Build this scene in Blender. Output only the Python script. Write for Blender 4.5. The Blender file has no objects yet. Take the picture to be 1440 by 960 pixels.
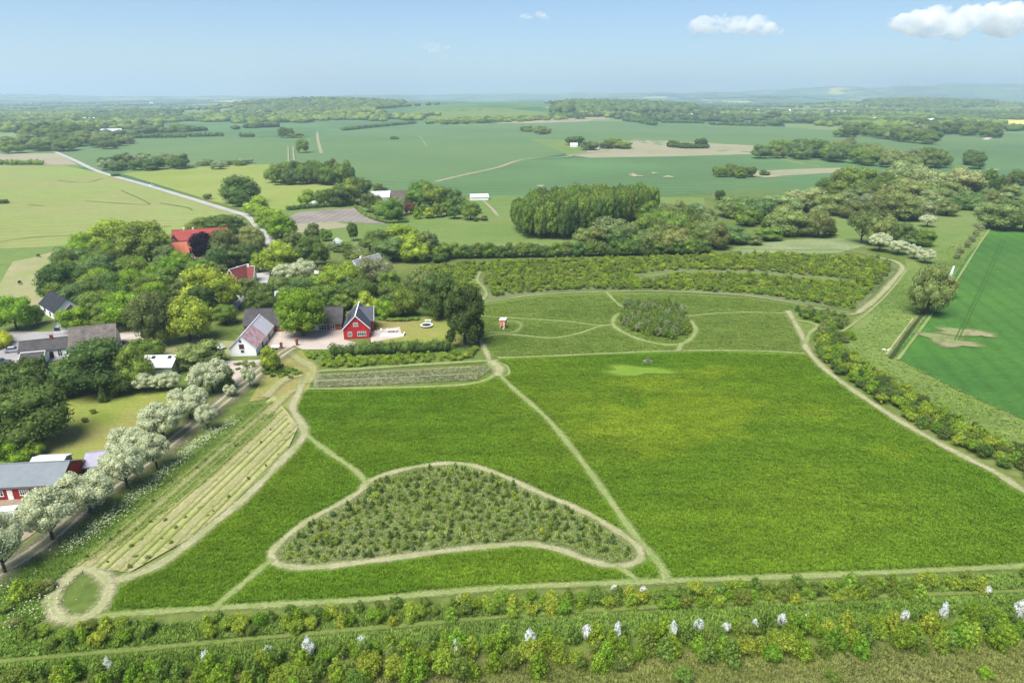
import bpy, bmesh, math, random
import numpy as np
from mathutils import Vector, Matrix
R = math.radians
SC = bpy.context.scene
COL = SC.collection
# ------------------------------------------------------------ camera, light, exposure
CAM_H = 67.0; PITCH = R(19.82)
cd = bpy.data.cameras.new('camera'); cam = bpy.data.objects.new('camera', cd); COL.objects.link(cam)
cam.location = (0, 0, CAM_H); cam.rotation_euler = (math.pi/2 - PITCH, 0, 0)
cd.sensor_width = 36; cd.lens = 24; cd.clip_start = 1; cd.clip_end = 80000
SC.camera = cam
SUN_EL = R(60); SUN_AZ = R(-142)     # azimuth measured from +Y towards +X : the sun stands to the left, and behind the camera
W = bpy.data.worlds.new('World'); SC.world = W; W.use_nodes = True
nt = W.node_tree; bg = nt.nodes['Background']
sky = nt.nodes.new('ShaderNodeTexSky'); sky.sky_type = 'NISHITA'; sky.sun_disc = False
sky.sun_elevation = SUN_EL; sky.sun_rotation = SUN_AZ
sky.air_density = 1.0; sky.dust_density = 0.3; sky.ozone_density = 1.0
tint = nt.nodes.new('ShaderNodeMix'); tint.data_type = 'RGBA'; tint.blend_type = 'MULTIPLY'; tint.inputs[0].default_value = 1
tint.inputs[7].default_value = (.82, .97, 1.20, 1); nt.links.new(sky.outputs[0], tint.inputs[6])
nt.links.new(tint.outputs[2], bg.inputs[0]); bg.inputs[1].default_value = 0.056
sl = bpy.data.lights.new('sun', 'SUN'); sl.energy = 4.5; sl.angle = R(42); sl.color = (1, 0.95, 0.87)
so = bpy.data.objects.new('sun', sl); COL.objects.link(so)
sd = Vector((math.sin(SUN_AZ)*math.cos(SUN_EL), math.cos(SUN_AZ)*math.cos(SUN_EL), math.sin(SUN_EL)))
so.rotation_euler = sd.to_track_quat('Z', 'Y').to_euler(); so.location = (-60, -60, 160)
SC.view_settings.view_transform = 'Standard'; SC.view_settings.look = 'None'
SC.view_settings.gamma = 1; SC.view_settings.exposure = 1.05
SC.render.engine = 'CYCLES'
SC.cycles.volume_step_rate = 4; SC.cycles.volume_max_steps = 64
SC.cycles.max_bounces = 9; SC.cycles.transparent_max_bounces = 12; SC.cycles.volume_bounces = 8

# ------------------------------------------------------------ terrain
HILLS = [(-50, 2450, 42, 520, 430), (-800, 3050, 42, 520, 330), (470, 2900, 27, 420, 300), (2150, 3800, 38, 650, 400),
         (6700, 9600, 195, 3600, 1200), (500, 10500, 85, 5200, 1000), (-6200, 9400, 62, 2600, 1000), (2600, 7200, 45, 1500, 600),
         (-2500, 6500, 20, 1500, 600), (150, 1150, 5, 260, 260), (-350, 1000, 4, 150, 200)]
def H(x, y):
    x = np.asarray(x, float); y = np.asarray(y, float)
    s = np.clip((y-480)/500, 0, 1); s = s*s*(3-2*s)
    z = 0
    for cx, cy, h, sx, sy in HILLS:
        z = z + h*np.exp(-((x-cx)/sx)**2 - ((y-cy)/sy)**2)
    f = np.clip((y-2500)/5000, 0, 1)
    z = z + f*(9*np.sin(x/410+y/900)*np.sin(y/500+1) + 7*np.sin(x/173+2)*np.sin(x/590))
    return z*s
def Hf(x, y): return float(H(x, y))
cp, sp_ = math.cos(PITCH), math.sin(PITCH)
def ray(px, py):
    a = (px-720)/960; b = (480-py)/960
    return (a, cp + b*sp_, -sp_ + b*cp)
def G(px, py):
    dx, dy, dz = ray(px, py)
    t = CAM_H/max(1e-4, -dz)
    if t*dy < 480: return Vector((dx*t, dy*t, 0))
    t0 = 400/dy; t = t0
    while t < 16000:
        t1 = t*1.01+1
        if CAM_H+dz*t1 < Hf(dx*t1, dy*t1):
            lo, hi = t, t1
            for _ in range(14):
                m = (lo+hi)/2
                if CAM_H+dz*m < Hf(dx*m, dy*m): hi = m
                else: lo = m
            t = hi; break
        t = t1
    return Vector((dx*t, dy*t, Hf(dx*t, dy*t)))
def P(x, y, z):          # world -> photo pixel
    zc = y*cp - (z-CAM_H)*sp_; yc = y*sp_ + (z-CAM_H)*cp
    return 720+960*x/zc, 480-960*yc/zc
def mpp(v): return (v.y*cp + CAM_H*sp_)/960.0

# ------------------------------------------------------------ tagging helpers
def tag(o, label=None, cat=None, group=None, kind=None):
    if label: o['label'] = label
    if cat: o['category'] = cat
    if group: o['group'] = group
    if kind: o['kind'] = kind
    return o
def thing(name, label, cat, loc=(0, 0, 0), rz=0, group=None):
    o = bpy.data.objects.new(name, None); COL.objects.link(o)
    o.location = loc; o.rotation_euler = (0, 0, rz); o.empty_display_size = .5
    return tag(o, label, cat, group)
def np_mesh(name, v, f, mats=(), uv=None):
    me = bpy.data.meshes.new(name); v = np.asarray(v, np.float32); f = np.asarray(f, np.int32)
    n, k = f.shape
    me.vertices.add(len(v)); me.vertices.foreach_set('co', v.ravel())
    me.loops.add(n*k); me.loops.foreach_set('vertex_index', f.ravel())
    me.polygons.add(n); me.polygons.foreach_set('loop_start', np.arange(0, n*k, k, dtype=np.int32))
    me.polygons.foreach_set('loop_total', np.full(n, k, np.int32))
    if uv is not None:
        l = me.uv_layers.new(name='UVMap'); l.data.foreach_set('uv', np.asarray(uv, np.float32)[f.ravel()].ravel())
    for m in mats: me.materials.append(m)
    me.update(); me.validate(); return me
def link(name, me, parent=None):
    o = bpy.data.objects.new(name, me); COL.objects.link(o)
    if parent: o.parent = parent
    return o
class MB:
    def __init__(s): s.v = []; s.f = []
    def box(s, x0, x1, y0, y1, z0, z1):
        b = len(s.v)
        s.v += [(x0,y0,z0),(x1,y0,z0),(x1,y1,z0),(x0,y1,z0),(x0,y0,z1),(x1,y0,z1),(x1,y1,z1),(x0,y1,z1)]
        s.f += [[b+i for i in q] for q in ((0,3,2,1),(4,5,6,7),(0,1,5,4),(1,2,6,5),(2,3,7,6),(3,0,4,7))]
        return s
    def prism(s, prof, axis, a, b):      # closed profile in (s,z), extruded along axis 'x' or 'y'
        n = len(prof); k = len(s.v)
        for t in (a, b):
            for p, z in prof: s.v.append((t, p, z) if axis == 'x' else (p, t, z))
        s.f.append([k+i for i in range(n)]); s.f.append([k+n+i for i in range(n)][::-1])
        for i in range(n):
            j = (i+1) % n; s.f.append([k+i, k+n+i, k+n+j, k+j])
        return s
    def cyl(s, p0, p1, r0, r1, n=10):
        p0 = Vector(p0); p1 = Vector(p1); d = (p1-p0).normalized()
        a = d.orthogonal().normalized(); c = d.cross(a); k = len(s.v)
        for p, r in ((p0, r0), (p1, r1)):
            for i in range(n):
                t = 2*math.pi*i/n; s.v.append(tuple(p + a*math.cos(t)*r + c*math.sin(t)*r))
        for i in range(n): s.f.append([k+i, k+(i+1) % n, k+n+(i+1) % n, k+n+i])
        s.f.append([k+i for i in range(n)][::-1]); s.f.append([k+n+i for i in range(n)])
        return s
    def ell(s, c, r, sub=2, jit=0, seed=0):
        bm = bmesh.new(); bmesh.ops.create_icosphere(bm, subdivisions=sub, radius=1)
        rg = random.Random(seed); k = len(s.v)
        for v in bm.verts:
            q = 1+rg.uniform(-jit, jit); s.v.append((c[0]+v.co.x*r[0]*q, c[1]+v.co.y*r[1]*q, c[2]+v.co.z*r[2]*q))
        for f in bm.faces: s.f.append([k+v.index for v in f.verts])
        bm.free(); return s
    def mesh(s, name, mat):
        me = bpy.data.meshes.new(name); me.from_pydata(s.v, [], s.f); me.materials.append(mat)
        bm = bmesh.new(); bm.from_mesh(me); bmesh.ops.recalc_face_normals(bm, faces=bm.faces); bm.to_mesh(me); bm.free()
        me.update(); return me
    def build(s, name, mat, parent=None): return link(name, s.mesh(name, mat), parent)

# ------------------------------------------------------------ materials
def newmat(name):
    m = bpy.data.materials.new(name); m.use_nodes = True; t = m.node_tree; b = t.nodes['Principled BSDF']
    b.inputs['Roughness'].default_value = .9; b.inputs['Specular IOR Level'].default_value = .15
    return m, t, b
def N(t, typ, **kw):
    n = t.nodes.new(typ)
    for k, v in kw.items():
        if k.startswith('i_'): n.inputs[k[2:].replace('_', ' ')].default_value = v
        else: setattr(n, k, v)
    return n
def noise(t, vec, scale, detail=3, rough=.55, sx=1, sy=1, rot=0):
    mp = N(t, 'ShaderNodeMapping'); mp.inputs['Scale'].default_value = (sx, sy, 1); mp.inputs['Rotation'].default_value = (0, 0, rot)
    t.links.new(vec, mp.inputs[0])
    n = N(t, 'ShaderNodeTexNoise'); n.inputs['Scale'].default_value = scale; n.inputs['Detail'].default_value = detail; n.inputs['Roughness'].default_value = rough
    t.links.new(mp.outputs[0], n.inputs['Vector']); return n.outputs['Fac']
def ramp(t, fac, lo, hi, c0=(0, 0, 0), c1=(1, 1, 1)):
    r = N(t, 'ShaderNodeValToRGB'); e = r.color_ramp.elements
    e[0].position = lo; e[1].position = hi; e[0].color = (*c0, 1); e[1].color = (*c1, 1)
    t.links.new(fac, r.inputs[0]); return r.outputs[0]
def mix(t, fac, a, b, mode='MIX'):
    m = N(t, 'ShaderNodeMix', data_type='RGBA', blend_type=mode)
    for s, v in ((m.inputs[0], fac), (m.inputs[6], a), (m.inputs[7], b)):
        if isinstance(v, (int, float)): s.default_value = v
        elif isinstance(v, tuple): s.default_value = (*v, 1)
        else: t.links.new(v, s)
    return m.outputs[2]
def mul(c, k): return tuple(min(1, x*k) for x in c)
def ground(name, c1, c2, patch=.03, fine=1.2, c3=None, c3scale=.01, stripes=None, contrast=.35, edge=False, bump=.5, blob=None):
    """soil / grass surface: large patches c1-c2, mottling, fine grain; optional crop drill lines; edge=True frays the ribbon's sides"""
    m, t, b = newmat(name)
    g = N(t, 'ShaderNodeNewGeometry').outputs['Position']
    col = mix(t, ramp(t, noise(t, g, patch, 4), .35, .65), c1, c2)
    if c3: col = mix(t, ramp(t, noise(t, g, c3scale, 3, .5), .45, .68), col, c3)
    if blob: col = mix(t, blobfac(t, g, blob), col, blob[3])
    mid = noise(t, g, patch*9, 4, .6, 1, 1.6)
    col = mix(t, 1.0, col, ramp(t, mid, .3, .7, (1-contrast*.6,)*3, (1+contrast*.0,)*3), 'MULTIPLY')
    col = mix(t, 1.0, col, ramp(t, noise(t, g, .16, 3, .6, .18, 1, .06), .3, .7, (1-contrast*.35,)*3, (1,)*3), 'MULTIPLY')
    fn = noise(t, g, fine, 3, .7)
    col = mix(t, 1.0, col, ramp(t, fn, .3, .7, (1-contrast,)*3, (1,)*3), 'MULTIPLY')
    if stripes:
        sc, rot, amt = stripes
        mp = N(t, 'ShaderNodeMapping'); mp.inputs['Rotation'].default_value = (0, 0, rot); t.links.new(g, mp.inputs[0])
        wv = N(t, 'ShaderNodeTexWave', wave_type='BANDS'); wv.inputs['Scale'].default_value = sc; wv.inputs['Distortion'].default_value = 1.2; wv.inputs['Detail Scale'].default_value = .3
        t.links.new(mp.outputs[0], wv.inputs[0])
        col = mix(t, 1.0, col, ramp(t, wv.outputs['Fac'], .0, .5, (1-amt,)*3, (1,)*3), 'MULTIPLY')
    t.links.new(col, b.inputs['Base Color'])
    bp = N(t, 'ShaderNodeBump'); bp.inputs['Strength'].default_value = bump; bp.inputs['Distance'].default_value = .25
    t.links.new(fn, bp.inputs['Height']); t.links.new(bp.outputs[0], b.inputs['Normal'])
    if edge:
        uv = N(t, 'ShaderNodeUVMap').outputs[0]; sp = N(t, 'ShaderNodeSeparateXYZ'); t.links.new(uv, sp.inputs[0])
        # distance from the rim 0..1, broken up by noise
        a = N(t, 'ShaderNodeMath', operation='MULTIPLY_ADD'); t.links.new(noise(t, g, 2.6, 4, .75), a.inputs[0]); a.inputs[1].default_value = 1.5; a.inputs[2].default_value = -.75
        s = N(t, 'ShaderNodeMath', operation='ADD'); t.links.new(sp.outputs[0], s.inputs[0]); t.links.new(a.outputs[0], s.inputs[1])
        wt = ramp(t, sp.outputs[0], .72, .95, (1,)*3, (.80, .86, .74)); t.links.new(mix(t, 1.0, col, wt, 'MULTIPLY'), b.inputs['Base Color'])
        al = ramp(t, s.outputs[0], .1, .8); t.links.new(al, b.inputs['Alpha'])
    return m
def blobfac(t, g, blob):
    """soft irregular area of paler, yellower colour around a spot (x, y, radius)"""
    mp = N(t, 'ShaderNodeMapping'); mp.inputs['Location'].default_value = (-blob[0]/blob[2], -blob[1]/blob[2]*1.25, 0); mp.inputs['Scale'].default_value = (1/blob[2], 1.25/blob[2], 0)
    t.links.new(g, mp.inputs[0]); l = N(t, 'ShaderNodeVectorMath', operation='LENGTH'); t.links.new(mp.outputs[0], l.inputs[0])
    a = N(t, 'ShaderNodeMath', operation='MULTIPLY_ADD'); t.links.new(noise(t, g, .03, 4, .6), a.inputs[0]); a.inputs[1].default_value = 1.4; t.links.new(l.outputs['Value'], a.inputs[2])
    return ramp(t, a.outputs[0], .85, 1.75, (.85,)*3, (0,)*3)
def leafmat(name, blossom=None, amount=.5, transl=.5, mass=False):
    """foliage; the plant's own colour comes from the object's colour, every leaf differs a little"""
    m = bpy.data.materials.new(name); m.use_nodes = True; t = m.node_tree; t.nodes.clear()
    out = N(t, 'ShaderNodeOutputMaterial'); oi = N(t, 'ShaderNodeObjectInfo'); ge = N(t, 'ShaderNodeNewGeometry')
    tc = N(t, 'ShaderNodeTexCoord')
    c = oi.outputs['Color']
    if mass: c = N(t, 'ShaderNodeAttribute', attribute_name='tint').outputs['Color']
    hs = N(t, 'ShaderNodeHueSaturation'); t.links.new(c, hs.inputs['Color'])
    v = N(t, 'ShaderNodeMapRange'); t.links.new(ge.outputs['Random Per Island'], v.inputs[0]); v.inputs[3].default_value = .6; v.inputs[4].default_value = 1.35
    t.links.new(v.outputs[0], hs.inputs['Value'])
    h = N(t, 'ShaderNodeMapRange'); t.links.new(oi.outputs['Random'], h.inputs[0]); h.inputs[3].default_value = .492; h.inputs[4].default_value = .51
    t.links.new(h.outputs[0], hs.inputs['Hue'])
    c = hs.outputs[0]
    n = noise(t, tc.outputs['Object'], 6, 2)
    c = mix(t, 1.0, c, ramp(t, n, .35, .65, (.72, .75, .75), (1.1, 1.08, 1)), 'MULTIPLY')
    if blossom:
        n2 = noise(t, tc.outputs['Object'], 9, 2)
        ad = N(t, 'ShaderNodeMath', operation='ADD'); t.links.new(ge.outputs['Random Per Island'], ad.inputs[0]); t.links.new(n2, ad.inputs[1])
        c = mix(t, ramp(t, ad.outputs[0], 1.0-amount*.9+.02, 1.0-amount*.9+.12), c, blossom)
    d = N(t, 'ShaderNodeBsdfDiffuse'); tr = N(t, 'ShaderNodeBsdfTranslucent'); ms = N(t, 'ShaderNodeMixShader'); ms.inputs[0].default_value = transl
    t.links.new(c, d.inputs[0]); t.links.new(c, tr.inputs[0]); t.links.new(d.outputs[0], ms.inputs[1]); t.links.new(tr.outputs[0], ms.inputs[2])
    t.links.new(ms.outputs[0], out.inputs[0]); return m
def plain(name, c, rough=.7, spec=.3, var=.25, scale=1.5, c2=None, metal=0):
    m, t, b = newmat(name); tc = N(t, 'ShaderNodeTexCoord').outputs['Object']
    n = noise(t, tc, scale, 5, .65)
    col = mix(t, ramp(t, n, .35, .65), mul(c, 1-var), c2 or c); col = mix(t, 1.0, col, ramp(t, noise(t, tc, scale*8, 3), .3, .7, (1-var*.6,)*3, (1,)*3), 'MULTIPLY')
    t.links.new(col, b.inputs['Base Color']); b.inputs['Roughness'].default_value = rough; b.inputs['Specular IOR Level'].default_value = spec; b.inputs['Metallic'].default_value = metal
    return m
def roofmat(name, c, c2=None, lines=3.0, var=.3, rough=.8, axis='y'):
    m, t, b = newmat(name); tc = N(t, 'ShaderNodeTexCoord').outputs['Object']
    col = mix(t, ramp(t, noise(t, tc, .7, 5, .7), .38, .62), c, c2 or mul(c, 1-var))
    col = mix(t, 1.0, col, ramp(t, noise(t, tc, 6, 3, .7), .3, .7, (1-var,)*3, (1,)*3), 'MULTIPLY')
    w = N(t, 'ShaderNodeTexWave', wave_type='BANDS', bands_direction='Z'); w.inputs['Scale'].default_value = lines; t.links.new(tc, w.inputs[0])
    w2 = N(t, 'ShaderNodeTexWave', wave_type='BANDS', bands_direction='X' if axis == 'x' else 'Y'); w2.inputs['Scale'].default_value = 1.4; t.links.new(tc, w2.inputs[0])
    for k in (w, w2): col = mix(t, 1.0, col, ramp(t, k.outputs['Fac'], 0, .35, (.8,)*3, (1,)*3), 'MULTIPLY')
    t.links.new(col, b.inputs['Base Color']); b.inputs['Roughness'].default_value = rough
    bp = N(t, 'ShaderNodeBump'); bp.inputs['Strength'].default_value = .6; bp.inputs['Distance'].default_value = .05
    t.links.new(w2.outputs['Fac'], bp.inputs['Height']); t.links.new(bp.outputs[0], b.inputs['Normal'])
    return m
M_leaf = leafmat('foliage'); M_mass = leafmat('foliage_mass', mass=True)
M_bloom = leafmat('hawthorn_foliage', (.60, .64, .42), .56)
M_white = leafmat('white_blossom_foliage', (.84, .87, .84), .44)
M_bark = plain('bark', (.09, .075, .055), .95, .1, .4, 3)
M_tuft = None
print('materials ok')
# ------------------------------------------------------------ plants (unit size: width 1, height 1)
def leaf_quads(pos, nrm, size, rg):
    """one irregular leaf spray (a quad) at each position"""
    n = len(pos)
    up = rg.normal(size=(n, 3)); a = np.cross(nrm, up); a /= np.linalg.norm(a, axis=1, keepdims=True)+1e-9
    b = np.cross(nrm, a); s = size[:, None]
    k = rg.uniform(.6, 1.3, (n, 4, 1))
    v = np.stack([pos+a*s*k[:, 0], pos+b*s*.75*k[:, 1], pos-a*s*k[:, 2], pos-b*s*.75*k[:, 3]], 1).reshape(-1, 3)
    f = np.arange(n*4).reshape(n, 4)
    return v, f
_ico = {}
def ico(sub):
    if sub not in _ico:
        bm = bmesh.new(); bmesh.ops.create_icosphere(bm, subdivisions=sub, radius=1)
        _ico[sub] = (np.array([v.co[:] for v in bm.verts]), np.array([[v.index for v in f.verts] for f in bm.faces])); bm.free()
    return _ico[sub]
def crown_arrays(lobes, nleaf, leaf, rg, up=.25, tilt=.55, core=.78):
    L = np.array(lobes); wts = (L[:, 3]*L[:, 4]+L[:, 3]*L[:, 5]); wts /= wts.sum()
    idx = rg.choice(len(L), nleaf, p=wts); d = rg.normal(size=(nleaf, 3)); d[:, 2] += up; d /= np.linalg.norm(d, axis=1, keepdims=True)
    pos = L[idx, :3] + d*L[idx, 3:6]*rg.uniform(.8, 1.1, (nleaf, 1))
    keep = np.ones(nleaf, bool)
    for l in range(len(L)):                          # drop leaves buried inside another lobe
        q = (((pos-L[l, :3])/L[l, 3:6])**2).sum(1); keep &= ~((q < .5) & (idx != l))
    keep &= pos[:, 2] > .01
    pos = pos[keep]; d = d[keep]
    nr = d + rg.normal(size=d.shape)*tilt; nr /= np.linalg.norm(nr, axis=1, keepdims=True)
    v, f = leaf_quads(pos, nr, leaf*rg.uniform(.6, 1.4, len(pos)), rg)
    # leafy cores, as quads with a doubled corner
    iv, jf = ico(1); V = [v]; F = [f]; o = len(v)
    if core:
        for l in L:
            V.append(iv*l[3:6]*core*rg.uniform(.85, 1.1, (len(iv), 1))+l[:3]); F.append(np.c_[jf, jf[:, 2]]+o); o += len(iv)
    return np.concatenate(V), np.concatenate(F)
def tri_quads(name, v, f, mat):
    """mixed quads / doubled-corner triangles -> mesh"""
    tri = f[:, 2] == f[:, 3]; q = f[~tri]
    t = np.concatenate([q[:, [0, 1, 2]], q[:, [0, 2, 3]], f[tri][:, :3]])
    return np_mesh(name, v, t, (mat,))
def lobes_round(rg, n=26, z0=.14, shell=.68, rr=(.14, .22), top=1.0, squash=.85, skirt=.5):
    zc = (z0+top)/2; rz = (top-z0)/2; out = [(0, 0, zc, .3, .3, rz*.62)]
    for i in range(n):
        u = rg.uniform(-.75, 1); a = rg.uniform(0, 2*math.pi) if i > 12 else i*2*math.pi/12.3; w = max(0, 1-u*u)**(.5 if u > 0 else skirt)
        if i <= 12: u = rg.uniform(-.8, .35); w = (1-u*u)**(.5 if u > 0 else skirt)
        r = rg.uniform(*rr); k = rg.uniform(.88, 1.08)
        out.append((w*math.cos(a)*(.5-r*.8)*k, w*math.sin(a)*(.5-r*.8)*k, zc+u*(rz-r*squash*.8)*k, r, r, r*squash))
    return out
def lobes_cone(rg, n=16, z0=.05, base=.34, p=.8):
    out = [(0, 0, .4, .17, .17, .38)]
    for i in range(n):
        z = z0+.06+(1-z0-.1)*(i+.5)/n; r = base*(1-z)**p; a = i*2.4+rg.uniform(0, .8); s = max(.05, r*.55+.03)
        out.append((math.cos(a)*r*.7, math.sin(a)*r*.7, z, s, s, s*1.15))
    return out
def lobes_column(rg, n=20, z0=.3):
    out = [(0, 0, .6, .2, .2, .36)]
    for i in range(n):
        z = z0+(1-z0-.08)*(i+.5)/n; r = .36*math.sin(math.pi*min(1, (z-z0+.12)/(1.12-z0)))**.6; a = i*2.4+rg.uniform(0, 1); s = rg.uniform(.12, .2)
        out.append((math.cos(a)*r*.75, math.sin(a)*r*.75, z, s, s, s*.9))
    return out
def trunk_mesh(name, top=.6, r=.035, limbs=5, seed=0, stems=1):
    m = MB(); rg = random.Random(seed)
    for s in range(stems):
        ox, oy = ((rg.uniform(-.06, .06), rg.uniform(-.06, .06)) if stems > 1 else (0, 0))
        m.cyl((ox, oy, -.02), (ox*1.5, oy*1.5, .16), r*1.35, r, 7).cyl((ox*1.5, oy*1.5, .16), (ox*2+rg.uniform(-.03, .03), oy*2, top), r, r*.45, 7)
        for i in range(limbs):
            a = rg.uniform(0, 6.28); z = rg.uniform(.16, top*.8)
            m.cyl((ox*1.5, oy*1.5, z), (math.cos(a)*.3, math.sin(a)*.3, z+rg.uniform(.15, .3)), r*.5, r*.2, 5)
    return m.mesh(name, M_bark)
SPEC = {}
def species(key, fn, n, nleaf, leaf, mat, trunk, **kw):
    out = []
    for i in range(n):
        rg = np.random.default_rng(sum(map(ord, key))*7+i)
        v, f = crown_arrays(fn(rg), nleaf, leaf, rg, **kw)
        out.append((tri_quads('crown', v, f, mat), trunk_mesh('trunk', seed=i, **trunk)))
    SPEC[key] = out
species('round', lambda g: lobes_round(g, 28, .08, skirt=.28), 4, 6500, .021, M_leaf, dict(top=.6, r=.032))
species('full', lambda g: lobes_round(g, 26, .02, rr=(.15, .23), skirt=.2), 3, 5000, .023, M_leaf, dict(top=.5, r=.03))
species('open', lambda g: lobes_round(g, 22, .2, rr=(.11, .18)), 3, 3600, .022, M_leaf, dict(top=.75, r=.028, limbs=9), core=.5)
species('chestnut', lambda g: lobes_round(g, 44, -.04, rr=(.11, .17), skirt=.12), 2, 7500, .022, M_leaf, dict(top=.6, r=.035), up=.1, tilt=.8)
species('bloom', lambda g: lobes_round(g, 46, .24, rr=(.10, .145), squash=.85, skirt=.6), 3, 7500, .020, M_bloom, dict(top=.6, r=.03, limbs=8), tilt=.7)
species('blossomshrub', lambda g: [(x, y, z, r*g.uniform(.6, 1.2), r*g.uniform(.6, 1.2), r*g.uniform(.8, 1.5)) for x, y, z, r, _, _ in lobes_round(g, 12, .05, rr=(.10, .2))], 4, 1300, .042, M_white, dict(top=.5, r=.03))
species('column', lambda g: lobes_column(g), 4, 2600, .030, M_leaf, dict(top=.8, r=.016, limbs=3))
species('conic', lambda g: lobes_cone(g), 3, 1500, .034, M_leaf, dict(top=.7, r=.02, limbs=0))
species('shrub', lambda g: lobes_round(g, 16, .02, rr=(.12, .22), skirt=.25), 4, 1700, .034, M_leaf, dict(top=.4, r=.025, limbs=3), tilt=.95, core=.62)
species('upshrub', lambda g: lobes_cone(g, 14, .02, .42, .6), 4, 1500, .036, M_leaf, dict(top=.6, r=.02, limbs=3), tilt=.95, core=.62)
species('sapling', lambda g: lobes_cone(g, 9, .03, .40, .75), 4, 260, .07, M_leaf, dict(top=.6, r=.02, limbs=0), tilt=.9, core=.6)
species('bushlet', lambda g: lobes_round(g, 7, .02, rr=(.18, .28)), 3, 260, .075, M_leaf, dict(top=.4, r=.025, limbs=0), tilt=.9, core=.6)
COLR = dict(lime=(.36, .46, .065), vivid=(.26, .40, .045), mid=(.225, .32, .065), dark=(.15, .225, .06), darker=(.115, .175, .05),
            olive=(.29, .345, .115), dolive=(.20, .25, .082), grey=(.33, .385, .20), purple=(.024, .014, .030), bluegreen=(.205, .295, .10),
            bloomg=(.19, .26, .10), yellow=(.46, .50, .05), spring=(.36, .47, .07), willow=(.33, .39, .165), redleaf=(.20, .12, .08))
TR = random.Random(5)
NAMES = dict(chestnut='chestnut_tree', bloom='hawthorn_tree', blossomshrub='hawthorn_shrub', column='poplar_tree', conic='conifer_tree', shrub='shrub', upshrub='shrub', sapling='sapling', bushlet='shrub')
PXOF = {}
def plant(pos, w, h, sp, col, label, cat='tree', group=None, name=None, var=None, parts=True, jit=.12, sxy=1.0):
    v = TR.randrange(len(SPEC[sp])) if var is None else var
    cme, tme = SPEC[sp][v]; c = COLR[col] if isinstance(col, str) else col
    k = [1+TR.uniform(-jit, jit) for _ in range(2)]; c = (c[0]*k[0]*k[1], c[1]*k[1], c[2]*k[1], 1)
    nm = name or NAMES.get(sp, dict(willow='willow_tree', purple='beech_tree').get(col, 'tree')); rz = TR.uniform(0, 6.28)
    if parts:
        t = thing(nm, label, cat, pos, rz, group); t.scale = (w, w*sxy, h)
        o = link('crown', cme, t); o.color = c; tr = link('trunk', tme, t); tr.color = (.1, .08, .06, 1)
    else:
        t = link(nm, cme); t.location = pos; t.rotation_euler = (0, 0, rz); t.scale = (w, w*sxy, h); t.color = c; tag(t, label, cat, group)
    PXOF[t.name] = P(*pos)[0]
    return t
def tree(x, yt, yb, wpx, sp, col, label, group=None, cat='tree', **kw):
    """a tree whose crown silhouette spans yt..yb and wpx photo pixels"""
    base = G(x, min(958, yb-.12*wpx*.6) if yb < 955 else yb-.1*wpx); m = mpp(base); phi = math.atan2(CAM_H, base.y)
    yB = P(*base)[1]; h = max(1.0, (yB-yt)*m/math.cos(phi)*.98 - wpx*m*.12*math.tan(phi)); 
    return plant(base, wpx*m*(.93 if sp == 'bloom' else 1.12), h*(1.04 if sp == 'bloom' else 1.04), sp, col, label, cat, group, **kw)
def inpoly(x, y, poly):
    x = np.asarray(x); y = np.asarray(y); c = np.zeros(x.shape, bool); n = len(poly)
    for i in range(n):
        x0, y0 = poly[i][:2]; x1, y1 = poly[(i+1) % n][:2]
        if y0 != y1: c ^= ((y0 > y) != (y1 > y)) & (x < (x1-x0)*(y-y0)/(y1-y0)+x0)
    return c
def scatter_pts(poly_px, sp, seed, jit=.38, rot=0.0):
    poly = [G(*p) for p in poly_px]; xs = [p.x for p in poly]; ys = [p.y for p in poly]
    rg = np.random.default_rng(seed); cx, cy = sum(xs)/len(xs), sum(ys)/len(ys); r = max(max(xs)-min(xs), max(ys)-min(ys))*.75+sp
    g = np.arange(-r, r, sp); a, b = np.meshgrid(g, g); b = b + (np.arange(len(g)) % 2)[None, :]*sp*.5
    a = a+rg.uniform(-jit, jit, a.shape)*sp; b = b+rg.uniform(-jit, jit, b.shape)*sp
    X = cx+a*math.cos(rot)-b*math.sin(rot); Y = cy+a*math.sin(rot)+b*math.cos(rot)
    k = inpoly(X, Y, poly); X = X[k]; Y = Y[k]; o = np.argsort(Y)
    return np.c_[X[o], Y[o], H(X[o], Y[o])]
CW = dict(lime='lime-green', vivid='bright green', mid='mid-green', dark='dark green', olive='olive', dolive='dull olive', spring='yellow-green', grey='grey-green', bluegreen='blue-green', darker='very dark', willow='pale willow-green', yellow='yellow', redleaf='reddish', bloomg='pale')
def zone(base, cuts, rowfn=None):
    def fn(x, y, c):
        z = [n for k, n in cuts if x < k][0]
        return '%s %s, %s' % (CW[c], base, (rowfn(x, y)+', ' if rowfn else '')+z)
    return fn
def pick(lst, rg): return lst[rg.randrange(len(lst))]
def scatter(poly_px, sp, wr, hr, specs, cols, label, group, seed=1, cat='tree', parts=True, limit=300, stuff=None, name=None, jit=.38, rot=0.0, skip=None, labelfn=None):
    pts = scatter_pts(poly_px, sp, seed, jit, rot); rg = random.Random(seed)
    if skip is not None: pts = pts[~skip(pts)]
    # nearest first: individuals, the rest merged
    o = np.argsort(pts[:, 1]); pts = pts[o]
    for p in pts[:limit]:
        q = rg.uniform(0, 1); w = wr[0]+(wr[1]-wr[0])*q; h = hr[0]+(hr[1]-hr[0])*(q*.6+rg.uniform(0, .4)); c = pick(cols, rg)
        plant(p, w, h, pick(specs, rg), c, labelfn(*P(*p), c) if labelfn else label, cat, group, name=name, parts=parts)
    rest = pts[limit:]
    if len(rest): merged(rest, wr, hr, specs, cols, stuff or (name or 'saplings'), label, cat, seed)
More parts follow.
